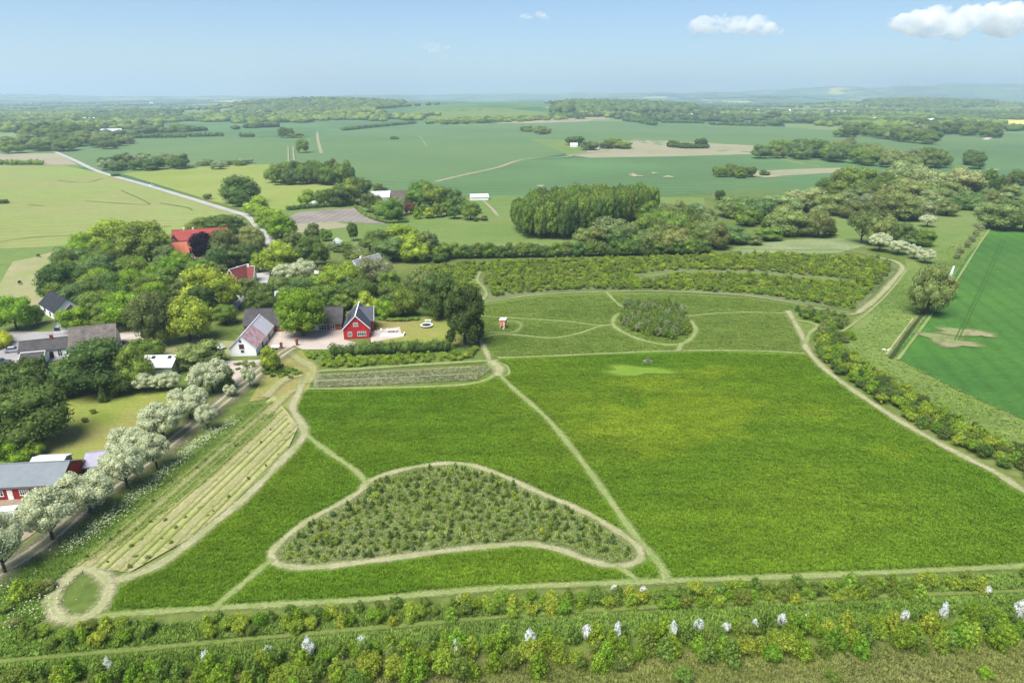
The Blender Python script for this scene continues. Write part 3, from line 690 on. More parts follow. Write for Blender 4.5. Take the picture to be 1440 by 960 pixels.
path([(675,383),(671,395),(680,405),(684,415),(676,426)], 2.0)
path([(426,535),(440,524),(500,520),(600,513),(690,508)], 2.4)
path([(430,548),(560,546),(650,542),(686,534),(698,522),(690,512)], 1.8)
path([(442,529),(560,523),(680,516)], 1.0, G_strippale, avoid=False); path([(446,537),(560,532),(672,526)], .8, G_mownpale, avoid=False)
path([(400,492),(424,508),(440,518),(432,540)], 4.5, G_strippale)
path([(690,508),(702,518),(700,530)], 4.0, G_mownpale)
path([(700,510),(713,516),(716,526),(710,530)], 1.0)
path([(-60,942),(0,932),(200,914),(500,887),(800,862),(1100,846),(1440,832),(1700,822)], 1.2, ground('wheel_track', (.16, .22, .05), (.185, .24, .06), .3, 2, contrast=.3, edge=True))
path([(1236,362),(1180,352),(1100,352),(1040,350)], 1.6)
path([(1275,380),(1250,412),(1215,445),(1180,470)], 1.3)
path([(905,390),(950,384),(1040,384),(1120,390),(1182,395)], 7.0, ground('grass_band', (.17, .24, .06), (.21, .26, .08), .2, 1.5, contrast=.35, edge=True)); path([(910,395),(955,386)], 1.2)
# striped tree nursery strip on the left
NL = [(100,796),(185,724),(268,655),(345,592),(385,556)]; NR = [(182,806),(268,757),(340,698),(402,638),(420,600)]
sheet('nursery_strip', NL+NR[::-1], ground('nursery_grass', (.36, .36, .15), (.40, .38, .19), .12, 1.5, (.26, .31, .08), .07, contrast=.3), z=.035)
NW = [G(*p) for p in NL+NR[::-1]]; nd = (G(385, 556)-G(100, 796)).normalized(); nn_ = Vector((nd.y, -nd.x, 0)); G_nstr = ground('nursery_stripe', (.235, .285, .07), (.27, .30, .09), .15, 1.5, contrast=.3, edge=True)
for k in range(11):
    o0 = G(100, 796)+nn_*(1.2+k*1.55); run = [o0+nd*s for s in range(-10, 110, 2)]; run = [q for q in run if inpoly(np.array([q.x]), np.array([q.y]), NW)[0]]
    if len(run) > 3: path([P(q.x, q.y, 0) for q in run], (.8, 1.9, .7)[k % 3], G_strippale if k % 3 == 1 else G_nstr, avoid=False)
path([(345,545),(372,522),(400,520),(420,525)], 3.5, G_strippale); path([(372,560),(400,535),(425,528)], 4, G_strippale); path([(380,580),(400,560),(412,550)], 3, G_strippale)
# gravel drive with two wheel tracks, and its verges
drive = [(-60,840),(0,806),(60,768),(112,722),(150,690),(210,648),(262,606),(300,577),(330,552),(352,535),(372,518),(392,502),(410,490)]
ribbon('drive_verge', drive, 8.0, G_trackedge, avoid=False)
def off(line, d):
    w = [G(*p) for p in line]; out = []
    for i, p in enumerate(w):
        t = (w[min(i+1, len(w)-1)]-w[max(i-1, 0)]).normalized(); n = Vector((-t.y, t.x, 0)); q = p+n*d; out.append(P(q.x, q.y, 0))
    return out
for d in (-.95, .95): ribbon('drive', off(drive, d), 1.1, G_track)
# ditch on the right with its pale bank path
ribbon('ditch', [(1252,505),(1268,482),(1290,452),(1312,425),(1330,400)], 1.6, G_ditch)
ribbon('path', [(1262,507),(1290,470),(1318,432),(1345,395),(1370,355),(1392,322)], 1.2, G_mown)
ribbon('path', [(1246,500),(1262,478),(1285,448)], .8, G_mownpale)
for x, y, w, h, s in ((1322,477,12,14,1),(1350,468,18,9,2),(1345,484,15,9,3),(1378,471,10,7,4)): patch('bare_patch', x, y, w, h, G_bare, s)

G_tanp = ground('stubble_patch', (.36, .33, .21), (.29, .29, .15), .03, .3, contrast=.12, edge=True)
patch('bare_patch', 895, 523, 24, 9, ground('thin_grass', (.19,.29,.03),(.15,.26,.025),.2,1.5,contrast=.25,edge=True), 2)
for x, y, L in ((895,248,20),(940,249,16),(920,244,10),(1395,239,24),(760,262,10),(890,246,12)): patch('bare_patch', x, y, L*.75, 16, G_tanp, x)
patch('bare_patch', 1068, 247, 42, 40, G_tanp, 5)
for x0, y0, x1, y1 in ((505,268,500,262),(590,192,600,206),(405,206,406,232),(412,206,414,232)): ribbon('tramline', [(x0,y0),(x1,y1)], 1.6, G_tan, avoid=False, smooth=False)
G_tram = ground('tramline_crop', (.05, .138, .023), (.064, .155, .027), .2, 1, contrast=.2, edge=True)
for dx in (0, 5): ribbon('tramline', [(1342+dx,480),(1378+dx,405),(1408+dx,338)], .45, G_tram, avoid=False, smooth=False)
sheet('water', [(1333,392),(1337,392),(1343,375),(1340,375)], plain('ditch_water', (.55, .6, .62), .1, .6, .05), z=.1)
# dark tramlines in the barley
for l in ([(0,340),(60,333),(130,331),(240,318)], [(120,283),(200,288),(205,284),(170,268)], [(225,286),(262,292),(270,296)], [(80,254),(120,257),(145,251)], [(40,288),(60,290)]):
    ribbon('tramline', l, 1.5, ground('trampled_crop', (.13, .19, .05), (.15, .2, .06), .2, 1, contrast=.2, edge=True), avoid=False)

# ============================================================ TREES
def T(lst, group=None):
    for r in lst: tree(*r[:6], r[6], r[7] if len(r) > 7 else group)
VB = 'trees in and around the village'
T([(160,310,354,56,'round','spring','broad yellow-green tree with a domed crown at the edge of the barley field'),
   (207,311,380,70,'round','mid','huge round mid-green tree left of the red-roofed farm'),
   (108,348,377,52,'round','dark','spreading dark green tree at the pasture corner'),
   (150,352,388,42,'round','mid','medium green tree in front of the yellow-green dome'),
   (186,360,392,42,'round','mid','light-topped tree in front of the huge round tree'),
   (120,366,402,46,'round','bluegreen','soft grey-green tree in the middle of the village wood'),
   (90,370,428,54,'round','dark','large dark tree at the left end of the village wood'),
   (132,384,424,42,'round','mid','mid-green tree near the centre of the village wood'),
   (165,384,424,48,'round','dark','shadowy dark tree near the centre of the village wood'),
   (212,384,420,50,'round','mid','bushy green tree below the white shed roof'),
   (143,408,446,44,'round','mid','green tree above the mottled farmhouse roof'),
   (112,400,440,38,'round','bluegreen','grey-green tree behind the small white gabled house'),
   (180,410,466,54,'round','vivid','bright green tree right of the mottled farmhouse'),
   (150,426,462,34,'round','mid','small green tree touching the mottled roof'),
   (219,411,490,54,'round','dolive','tall brown-green tree beside the lime tree'),
   (268,415,484,60,'full','lime','lime-yellow round tree left of the white barn'),
   (300,372,442,72,'full','lime','big yellow-green tree with a wide crown in mid village'),
   (268,388,420,46,'chestnut','dolive','dark chestnut in flower in front of the yellow-green tree'),
   (288,398,452,34,'chestnut','dark','dark narrow chestnut between two lime-green trees'),
   (318,428,458,32,'round','mid','green tree at the bend of the village lane'),
   (24,411,467,44,'full','vivid','vivid green tree alone by the village square'),
   (52,426,458,22,'full','mid','low green bush tree next to the black-roofed cottage'),
   (108,428,468,40,'full','vivid','bright shrubby tree hiding the small white gable'),
   (222,368,394,26,'round','bluegreen','small soft green tree in the garden of the red-roofed farm'),
   (262,358,380,24,'round','dark','dark round bush in front of the orange roof'),
   (245,374,398,30,'full','dark','dark bush beside the white shed roof'),
   (281,362,392,36,'full','mid','green bush tree below the copper beech'),
   (295,321,370,44,'full','purple','dark purple copper beech beside the orange roof'),
   (322,322,374,40,'round','dolive','brown-green tree right of the copper beech'),
   (308,342,382,26,'open','bluegreen','slim grey-green tree in front of the copper beech'),
   (353,318,352,40,'round','olive','olive round tree by the village road'),
   (345,340,374,36,'round','dolive','low olive tree behind the red-roofed cottage'),
   (318,302,330,54,'round','dark','dark wide tree behind the red farm roofs'),
   (283,306,330,34,'round','mid','green tree left of the dark wide tree behind the farm'),
   (365,356,384,20,'full','lime','yellow-green bush beside the road at the cottage'),
   (140,480,556,94,'round','darker','huge dark tree in front of the mottled farmhouse'),
   (40,547,632,104,'round','dark','huge dark tree at the left edge of the lawn'),
   (20,512,562,60,'full','dark','dark tree below the grey-roofed long house'),
   (-14,518,566,56,'full','mid','green tree cut by the left picture edge above the lawn'),
   (72,500,560,44,'conic','darker','dark pointed conifer in front of the long house'),
   (95,515,560,44,'full','dark','dark bushy tree between the conifer and the huge dark tree'),
   (192,488,548,46,'full','mid','green tree left of the white-roofed shed'),
   (208,474,510,44,'full','mid','bushy green tree behind the white-roofed shed'),
   (282,478,518,60,'full','olive','loose olive-green tree behind the first hawthorn'),
   (18,626,662,42,'full','vivid','lime-green shrub tree behind the red barn'),
   (49,617,644,26,'full','lime','small lime-green tree under the huge dark tree'),
   (-18,610,668,44,'full','dark','dark tree at the left edge behind the red barn'),
   (146,542,567,16,'conic','dark','small dark conifer standing alone on the lawn'),
   (318,512,552,24,'full','dark','dark green tree squeezed behind the first hawthorn'),
   (382,486,524,24,'full','lime','slender young lime tree beside the gravel drive'),
   (310,482,492,16,'blossomshrub','bloomg','pale shrub on the rough grass left of the white barn')], VB)
T([(131,573,582,8,'shrub','lime','small pale bush upper of the two on the lawn'),
   (120,585,594,8,'shrub','olive','small olive bush lower of the two on the lawn')], 'small bushes on the lawn')
AL = 'flowering hawthorns along the gravel drive'
hw = [(300,505,556,54,'topmost hawthorn in the blossoming row by the shed'), (284,515,560,34,'small hawthorn tucked behind the topmost hawthorn'), (268,542,594,58,'second large hawthorn from the top of the row'),
      (231,566,622,62,'broad creamy hawthorn in the middle of the row by the lawn'), (183,600,650,64,'hawthorn with a flat wide crown beside the small lilac roof'),
      (221,610,662,46,'smaller upright hawthorn leaning over the drive'), (180,625,692,64,'hawthorn in front of the small lilac roof'), (128,661,728,76,'broad hawthorn at the corner of the red barn'),
      (75,690,766,78,'broad hawthorn in front of the barn windows'), (8,724,812,72,'nearest hawthorn, cut by the left picture edge')]
for x, a, b, w, l in hw: tree(x, a, b, w, 'bloom', 'bloomg', l, AL)
for x, a, b, w, l in [(293,568,607,32,'small grey-white hawthorn on the field side of the drive'), (325,540,560,20,'tiny pale hawthorn at the bend of the drive'), (352,516,547,20,'thin flowering hawthorn near the bare turning place')]: tree(x, a, b, w, 'bloom', 'bloomg', l, AL)
for x, a, b, w in [(185,528,552,30),(205,524,554,34),(226,526,552,32),(242,522,552,30)]: tree(x, a, b, w, 'bloom', 'mid', 'low flowering shrub at the foot of the white-roofed shed', 'shrubs below the shed', cat='shrub')
T([(427,406,476,64,'round','vivid','large bright green tree standing in the gravel courtyard'),
   (394,337,387,46,'full','lime','lime-green round tree beside the village road'),
   (440,332,380,46,'round','dark','dark dense tree right of the road'),
   (404,370,402,40,'bloom','bloomg','pale flowering tree, left one of the pair above the farm'),
   (428,364,402,38,'bloom','bloomg','pale flowering tree, right one of the pair above the farm'),
   (478,367,414,50,'full','lime','yellow-green round tree in the middle of the gardens'),
   (445,388,408,34,'full','mid','green bush behind the courtyard buildings'),
   (392,390,418,32,'full','bluegreen','grey-green shrub tree beside the lane'),
   (368,406,438,40,'full','dark','dark bushy tree above the grey wing'),
   (350,388,416,30,'full','dolive','brown-green bush right of the red-roofed cottage'),
   (408,402,434,30,'full','mid','green tree left behind the courtyard tree'),
   (458,398,432,38,'full','mid','green tree right behind the courtyard tree'),
   (505,388,432,48,'full','dark','dark tree rising behind the red house'),
   (486,410,436,30,'full','mid','leafy tree between the grey wing and red house'),
   (518,410,444,34,'full','lime','light olive tree at the back of the red house'),
   (545,420,450,26,'full','vivid','small bright shrub tree on the lawn edge'),
   (568,403,448,38,'full','mid','rounded green tree behind the lawn'),
   (545,402,430,30,'full','dark','dark bush beyond the lawn'),
   (530,357,402,42,'open','grey','grey-green flowering tree behind the gardens'),
   (514,372,400,30,'full','bluegreen','blue-green bush beside the pale cottage'),
   (548,378,412,28,'full','mid','green bush at the meadow corner'),
   (592,374,420,40,'full','olive','light olive willow left of the dark chestnut'),
   (620,381,450,52,'chestnut','dark','tall dark chestnut in candle flower, left one of two'),
   (654,400,488,52,'chestnut','darker','tall dark chestnut in candle flower at the path corner'),
   (495,376,392,14,'full','dark','dark tree between two pale cottages'),
   (455,372,392,18,'full','dolive','dull dark bush below the dark tree'),
   (508,350,372,26,'full','olive','olive round bush behind the pale cottage')], VB)
RD = 'trees along the village road'
T([(340,247,288,48,'full','dark','big dark round tree standing in the yellow-green field'),
   (338,268,292,26,'full','dark','smaller dark tree in front of the big dark one'),
   (362,276,306,32,'full','spring','green tree at the start of the roadside row'),
   (380,290,322,38,'full','lime','green tree in the middle of the roadside row'),
   (397,302,338,38,'full','vivid','rounded tree at the near end of the roadside row'),
   (412,324,348,24,'full','dolive','dull olive tree near the dark dense tree'),
   (440,314,336,20,'full','dolive','small dull tree on the paddock edge'), (459,320,340,16,'full','mid','narrow green tree on the paddock edge'),
   (497,314,340,18,'column','dark','dark narrow tree on the paddock edge'),
   (426,332,346,14,'shrub','grey','grey bush beside the paddock'), (476,334,348,13,'blossomshrub','bloomg','white flowering bush in the gardens'),
   (487,338,350,14,'shrub','mid','low bush right of the white flowering one'), (468,340,352,14,'shrub','grey','grey-green bush left of the white flowering one'),
   (512,334,350,14,'shrub','mid','low green bush near the tall garden tree')], RD)
GT = 'tall trees above the long hedge'
T([(530,324,358,40,'full','dark','dark round tree at the left end of the tall garden trees'), (562,315,352,52,'full','spring','bright-topped tree in the tall garden group'),
   (548,332,370,44,'full','bluegreen','grey-green tree in the tall garden group'), (585,330,370,44,'full','spring','light green tree in the middle of the garden group'),
   (603,328,368,34,'column','dolive','slim dull tree in the tall garden group'), (618,338,368,28,'full','mid','green tree at the right end of the garden group')], GT)
MF = 'trees around the pale-roofed farm'
T([(432,267,290,22,'full','lime','yellowish round tree at the left of the farm orchard'), (456,264,292,24,'full','mid','round green tree second from the arena'),
   (477,258,292,30,'full','dark','dark tree behind the arena hedge'), (493,250,290,42,'full','mid','largest tree left of the pale farm roofs'),
   (508,247,290,30,'full','dark','dark tree touching the pale farm roofs'), (443,282,292,12,'blossomshrub','bloomg','small whitish bush beside the arena hedge'),
   (532,256,272,14,'full','olive','small tree behind the pale farm roofs'), (540,262,272,10,'full','dark','tiny dark tree behind the pale farm roofs'),
   (523,269,300,28,'full','dark','dark tree in front of the left pale roof'), (547,279,312,34,'full','mid','bright rounded tree in front of the farm'),
   (556,276,306,26,'full','olive','olive tree behind the rounded farm tree'), (535,282,304,24,'full','mid','green bush left of the rounded farm tree'),
   (591,255,292,38,'full','mid','tall double tree right of the brown barn, left crown'), (609,257,292,34,'full','mid','tall double tree right of the brown barn, right crown'),
   (626,262,288,24,'full','dark','dark tree behind the orchard'), (641,268,296,24,'full','dark','dark blue-green round tree behind the orchard'),
   (577,283,302,15,'full','redleaf','reddish-brown tree by the farm entrance'), (587,286,309,16,'conic','lime','pale pointed orchard tree'),
   (598,285,304,17,'full','mid','round orchard tree with visible stem'), (603,292,308,14,'full','lime','low pale orchard bush'), (615,286,307,16,'round','mid','neat round orchard tree'),
   (628,284,305,18,'round','mid','orchard tree beside the neat round one'), (639,290,309,18,'round','dark','dark round orchard tree'), (653,282,302,20,'full','bluegreen','blue-green tree at the orchard end'),
   (662,284,311,24,'round','mid','spreading orchard tree nearest the meadow'), (672,292,301,10,'full','mid','small bush at the far end of the orchard'),
   (681,303,311,9,'full','dolive','lone small tree on the meadow beside the orchard'), (669,306,312,6,'full','dark','tiny dark bush beside the lone small tree')], MF)
# poplar block : rows of tall poplars with bare stems at their front
scatter([(734,337),(812,338),(880,318),(925,305),(880,298),(760,306),(724,322)], 5.2, (7.5, 9.5), (15, 18.5), ['column'], ['mid','dark','mid'], 'tall straight poplar in the square poplar plantation', 'poplars in the square plantation', seed=3, name='poplar_tree', limit=300, jit=.15, rot=.25, labelfn=zone('poplar in the square plantation', [(760,'left end'),(785,'left middle'),(815,'middle'),(850,'right middle'),(3000,'right end')], lambda x, y: 'back rows' if y < 312 else ('front rows' if y > 324 else 'inner rows')))
# long hedge-like row of small trees
row = [(624,362)]+[(640+i*15.6, 363-((i*15.6)/350)*6) for i in range(23)]
for i, (x, y) in enumerate(row):
    b = G(x, y); plant(b, 7.2, 6.4+TR.uniform(-.7, .7), 'full', ['dark', 'mid', 'dark'][i % 3], 'dark green tree in the long clipped row behind the plantation', 'tree', 'long row of dark trees behind the plantation')
WB = 'trees of the wooded belt'
T([(862,303,348,56,'open','willow','pale olive willow in front of the poplars'), (826,318,348,36,'full','olive','olive tree at the foot of the poplars'), (886,330,352,34,'full','mid','green tree right of the pale willow'),
   (901,303,345,44,'full','mid','green tree in the middle of the belt'), (936,322,356,44,'full','olive','greyish olive tree in the belt'), (910,334,362,30,'conic','darker','dark conifer at the edge of the plantation'),
   (945,294,334,44,'full','mid','tall green tree in the back of the belt'), (915,284,320,36,'full','mid','round green tree behind the belt'), (970,288,330,28,'full','dark','dark tree in the back of the belt'),
   (952,282,310,22,'full','olive','small olive tree at the field edge'), (985,290,325,28,'full','grey','grey-green tree at the back of the belt'), (1006,314,352,36,'full','dolive','brownish dark tree at the end of the belt'),
   (975,320,350,40,'full','mid','bushy green tree in the belt'), (985,336,358,28,'full','dark','dark low tree beside the brownish one'), (1030,318,345,40,'full','bluegreen','blue-grey bushy tree by the wetland'),
   (1012,266,282,14,'full','darker','dark lone tree at the field edge above the marsh'), (1030,276,308,44,'full','bluegreen','grey-green tree at the marsh'), (1060,276,310,50,'full','bluegreen','broad grey-green tree at the marsh'),
   (1095,272,306,52,'full','willow','pale green willow behind the marsh'), (1130,262,300,54,'full','willow','large pale willow beyond the marsh'), (1165,270,305,40,'full','olive','olive tree right of the large pale willow'),
   (1080,318,340,34,'full','mid','dense green shrub tree on the marsh edge'), (1060,330,346,20,'full','olive','low bush on the marsh edge'), (1102,290,334,50,'full','olive','big olive tree right of the marsh'),
   (1128,306,334,36,'full','dolive','dark olive tree in front of the big olive one'), (1150,296,336,34,'round','dolive','dark tree with visible trunk on the meadow edge'), (1166,314,332,18,'full','mid','green bush beside the tree with the visible trunk'),
   (1160,250,272,24,'full','dark','dark tree at the corner of the far field'), (1176,240,272,34,'full','mid','green tree left of the tall dark oak'), (1205,232,276,52,'full','mid','broad dense oak on the far side of the belt'),
   (1232,240,272,36,'full','dark','dark oak beside the broad dense oak'), (1200,262,292,34,'full','bluegreen','blue-green tree in front of the oaks'), (1222,272,300,36,'full','grey','grey-green tree in front of the oaks'),
   (1270,226,272,52,'full','willow','tall pale grey-green tree in the right-hand wood'), (1302,235,280,50,'full','willow','large khaki tree in the middle of the right-hand wood'), (1345,235,282,56,'full','willow','large khaki tree at the right of the wood'),
   (1325,255,285,40,'full','olive','olive tree below the khaki trees'), (1272,250,290,44,'full','olive','olive tree in front of the pale grey-green one'),
   (1388,240,272,22,'column','mid','slim ivy-clad tree right of the khaki trees'), (1376,245,270,18,'column','olive','slim light tree near the ivy-clad one'), (1402,248,275,18,'column','dark','slim dark tree near the ivy-clad one'), (1412,250,272,12,'column','dolive','slimmest dark tree right of the ivy-clad one'),
   (1345,278,296,40,'full','dark','dark low tree below the khaki trees'), (1375,272,292,34,'full','olive','olive low bush in the right-hand wood'), (1315,282,300,36,'full','bluegreen','blue-green low tree in the right-hand wood'),
   (1265,270,312,54,'full','olive','spreading olive tree above the green meadow'), (1290,280,312,36,'full','grey','grey-green bushy tree above the green meadow'), (1238,272,312,40,'full','dolive','dark olive tree above the green meadow'),
   (1210,290,345,36,'open','dolive','thin brown-green tree with many stems'), (1232,298,348,36,'full','olive','loose olive tree next to the many-stemmed one'), (1262,308,345,40,'full','dolive','dark bushy tree in front of the meadow'),
   (1298,320,348,26,'full','mid','round bush right of the bushy dark tree'), (1303,302,321,24,'bloom','bloomg','white flowering hawthorn alone on the green meadow'),
   (1236,328,356,34,'bloom','mid','first pale flowering shrub below the wood'), (1262,338,360,32,'bloom','mid','second pale flowering shrub below the wood'), (1284,344,366,22,'bloom','mid','small pale flowering shrub below the wood'), (1300,350,372,26,'bloom','mid','nearest pale flowering shrub below the wood'),
   (1405,284,326,54,'full','olive','large olive bush at the head of the crop field'), (1438,290,328,34,'full','dolive','olive bush at the right picture edge'), (1385,285,305,26,'full','willow','pale low bush near the large olive bush'),
   (1432,238,262,26,'full','dark','dark tree at the right edge beyond the small field'), (1420,248,260,12,'full','grey','pale round bush beside the small field'),
   (1302,374,446,46,'full','olive','tall dull willow, nearer of the pair along the ditch'), (1322,382,420,34,'full','olive','olive willow behind the one along the ditch'),
   (1090,322,334,12,'blossomshrub','bloomg','white blossoming bush on the marsh edge'), (1420,258,282,24,'full','olive','low shrub at the right edge below the small field')], WB)
for x, y, w in [(1378,322,9),(1372,330,8),(1366,338,9),(1360,346,8),(1350,354,9),(1392,316,9),(1345,362,8)]: tree(x, y-8, y+3, w, 'shrub', 'grey', 'small bush in the line along the field ditch', 'bushes along the field ditch', cat='shrub')
# fill : trees that stand so close that nothing tells them apart
def fill(poly, sp, w, h, specs, cols, label, group, seed, **k): scatter(poly, sp, w, h, specs, cols, label, group, seed=seed, parts=k.pop('parts', True), **k)
fill([(75,440),(78,385),(110,362),(200,362),(255,385),(250,410),(200,455),(110,432)], 11, (8, 12), (8, 12), ['full','round'], ['mid','dark','bluegreen','vivid'], 'green tree in the close village wood', 'close-standing trees of the village wood', 11, labelfn=zone('tree in the close village wood', [(130,'left part'),(190,'middle'),(3000,'right part')]))
fill([(-40,560),(-40,530),(30,535),(90,540),(150,545),(190,548),(180,556),(90,562),(0,575)], 6, (5, 7), (5, 7.5), ['full'], ['dark','mid','darker'], 'dark tree in the screen above the lawn', 'tree screen above the lawn', 12, labelfn=zone('tree in the screen above the lawn', [(60,'left part'),(130,'middle'),(3000,'right part')]))
fill([(345,430),(420,426),(500,428),(560,440),(600,442),(600,430),(540,410),(470,402),(380,410)], 9, (6, 9), (5, 8), ['full','shrub'], ['mid','dark','bluegreen','vivid','dolive'], 'green garden tree behind the farm buildings', 'garden trees behind the farm', 13)
fill([(240,376),(310,378),(330,392),(250,404),(215,398)], 10, (6, 8), (5, 7), ['full','shrub'], ['mid','dark','bluegreen'], 'garden shrub in front of the red-roofed farm', 'shrubs in front of the red-roofed farm', 14)
fill([(310,350),(372,352),(350,372),(310,376)], 10, (8, 11), (7, 10), ['full'], ['dolive','dark','olive'], 'dull green tree between the copper beech and the road', 'trees between the beech and the road', 15)
fill([(385,346),(520,350),(640,364),(600,376),(430,362)], 14, (5, 8), (4, 7), ['full','shrub'], ['mid','dark','grey'], 'green garden shrub beyond the cottages', 'garden shrubs beyond the cottages', 16)
fill([(820,345),(900,330),(930,305),(1000,310),(1015,345),(990,356),(830,358)], 13, (10, 14), (8, 12), ['full','open'], ['mid','dolive','olive','bluegreen'], 'tree deep in the belt behind the plantation', 'inner trees of the wooded belt', 17, labelfn=zone('tree deep in the belt behind the plantation', [(900,'left part'),(950,'middle'),(3000,'right part')]))
fill([(1020,300),(1120,290),(1180,290),(1160,318),(1110,330),(1060,326)], 17, (9, 14), (7, 11), ['full'], ['willow','olive','mid','bluegreen'], 'willow in the scrub around the marsh', 'willows around the marsh', 18, labelfn=zone('willow in the scrub around the marsh', [(1080,'left part'),(1130,'middle'),(3000,'right part')]))
fill([(1160,290),(1190,262),(1260,270),(1360,278),(1440,285),(1440,302),(1330,308),(1260,316),(1195,318)], 21, (11, 17), (7, 12), ['full'], ['olive','willow','mid','bluegreen','dolive'], 'low tree in the scrub of the right-hand wood', 'inner trees of the right-hand wood', 19, labelfn=zone('low tree in the scrub of the right-hand wood', [(1240,'left part'),(1340,'middle'),(3000,'right part')]))
fill([(1160,268),(1240,262),(1370,270),(1370,280),(1250,284),(1180,284)], 20, (12, 17), (9, 14), ['full'], ['dark','mid','olive'], 'dense tree inside the right-hand wood', 'dense trees of the right-hand wood', 20, labelfn=zone('dense tree inside the right-hand wood', [(1230,'left part'),(1310,'middle'),(3000,'right part')]))
fill([(382,252),(485,250),(492,257),(470,261),(382,261)], 9, (11, 14), (13, 16), ['full','column','full'], ['dark','mid'], 'dark close tree in the oblong copse beyond the arena', 'trees of the oblong copse', 21, labelfn=zone('close tree in the oblong copse beyond the arena', [(415,'left part'),(450,'middle'),(3000,'right part')]), name='poplar_tree')
fill([(995,250),(1050,251),(1062,247),(1005,244)], 12, (10, 13), (8, 11), ['full'], ['dark','mid','dolive'], 'tree in the little copse on the wheat field', 'trees of the little field copse', 22, limit=0, stuff='copse')
fill([(1058,224),(1150,226),(1250,240),(1290,244),(1280,232),(1200,214),(1090,214)], 24, (18, 24), (14, 19), ['full'], ['mid','dark','olive','bluegreen'], 'broad tree in the long copse on the far slope', 'trees of the long far copse', 23, limit=0, stuff='copse')
fill([(1260,236),(1370,240),(1372,232),(1290,226)], 22, (16, 22), (12, 18), ['full'], ['mid','dark','dolive','grey'], 'broad tree in the far copse at the valley edge', 'trees of the copse at the valley edge', 24, limit=0, stuff='copse')
fill([(1170,193),(1240,196),(1300,205),(1325,200),(1290,190),(1210,187)], 30, (22, 28), (14, 22), ['full'], ['mid','dark','grey'], 'tree in the upper far copse', 'trees of the upper far copse', 25, limit=0, stuff='copse')
fill([(1290,189),(1340,191),(1405,196),(1402,192),(1350,186),(1292,184)], 26, (22, 28), (16, 26), ['full'], ['dark','mid'], 'dark tree in the straight windbreak at the far right', 'trees of the far straight windbreak', 26, limit=0, stuff='windbreak')
fill([(140,240),(165,242),(245,240),(262,237),(255,232),(200,230),(145,232)], 17, (13, 18), (9, 14), ['full'], ['mid','grey','bluegreen','dark'], 'tree in the copse beside the country road', 'trees of the roadside copse', 27, limit=0, stuff='copse')
fill([(262,237),(345,233),(348,229),(270,232)], 15, (12, 15), (4, 7), ['full','shrub'], ['grey','willow','mid'], 'shrub in the hedgerow beyond the hay meadow', 'shrubs of the far hedgerow', 28, limit=0, stuff='copse')
fill([(0,204),(80,196),(180,200),(178,208),(60,216),(0,216)], 34, (24, 32), (12, 18), ['full'], ['mid','dark','olive','willow','dolive'], 'tree around the far left farmsteads', 'trees around the far left farmsteads', 29, limit=0, stuff='copse')
fill([(30,192),(90,188),(135,189),(130,197),(40,200)], 34, (26, 34), (18, 26), ['full'], ['dark','mid'], 'tree of the big dark far copse on the left', 'trees of the far left copse', 30, limit=0, stuff='copse')
fill([(590,172),(700,166),(790,164),(800,168),(700,173),(610,176)], 26, (20, 26), (7, 10), ['full'], ['lime','spring','mid'], 'young tree of the yellow-green far plantation', 'trees of the far yellow-green plantation', 31, limit=0, stuff='copse')
fill([(730,186),(770,190),(772,185),(740,183)], 24, (18, 24), (8, 12), ['full'], ['dark','mid'], 'tree in the small clump on the far wheat field', 'trees of the far clump', 32, limit=0, stuff='copse')
for i, (x, y, w, h, c, lab) in enumerate([(808,204,26,13,'dark','dark tree left of the far white house'), (828,211,24,13,'bluegreen','blue-green tree between the far white houses'), (862,208,26,14,'mid','green tree right of the far white houses'), (876,209,24,10,'mid','low tree at the end of the far farm group'), (852,209,20,9,'dark','small dark tree in the far farm group'),
        (947,206,16,10,'mid','small tree left in the walled far garden'), (985,208,18,14,'dark','taller tree right in the walled far garden'), (965,208,20,8,'mid','low tree amid the walled far garden'), (403,194,26,18,'dark','dark tree on the rise at the far left field'), (415,194,30,9,'mid','low tree on the rise next to the dark one'),
        (426,215,16,18,'mid','slim tree standing in the far field'), (555,196,14,5,'dark','tiny bush alone in the great wheat field'), (815,167,34,16,'dark','round dark tree in front of the far wood'), (1090,168,60,22,'dark','solitary dark clump of a tree, far right of centre'),
        (163,248,8,3,'dark','tiny round bush beside the country road'), (5,286,7,3,'dark','tiny dark bush in the barley near the left edge'), (292,280,6,4,'mid','small bush beside the country road bend'), (306,238,14,8,'grey','thin tree in the hay meadow hedge'), (1075,247,10,5,'dark','small bush on the bare patch by the copse')]):
    plant(G(x, y), w, h, 'full', c, lab, 'tree', 'single trees in the far fields', parts=False)

# ============================================================ HEDGES (each one thing)
def hedge(px, w, h, col, label, sp=1.0, name='hedge', group=None, leaf=.33, mat=None, seed=1, wob=.18):
    line = smooth_line([G(*p) for p in px]); rg = np.random.default_rng(seed); lob = []
    base = line[0].copy(); acc = 0; k = 0
    for i in range(1, len(line)):
        d = (line[i]-line[i-1]); L = d.length; nn = Vector((-d.y, d.x, 0)).normalized()
        while acc < L:
            p = line[i-1]+d*(acc/L)-base; q = nn*rg.uniform(-.15, .15)*w; hh = h*rg.uniform(1-wob, 1+wob*.6)
            lob.append((p.x+q.x, p.y+q.y, p.z+hh*.48, w*.5*rg.uniform(.85, 1.1), w*.5*rg.uniform(.85, 1.1), hh*.52)); acc += w*.45*sp
        acc -= L
    n = int(min(26000, len(lob)*w*h*26/leaf**2*.09)); v, f = crown_arrays(lob, n, leaf*.5, rg, tilt=.7, core=.85)
    o = link(name, tri_quads(name, v, f, mat or M_leaf)); o.location = base; o.color = (*COLR[col], 1); return tag(o, label, 'hedge', group)
hedge([(470,500),(500,499),(560,496),(634,494)], 3.6, 3.4, 'dark', 'tall thick dark hedge below the red house', leaf=.4)
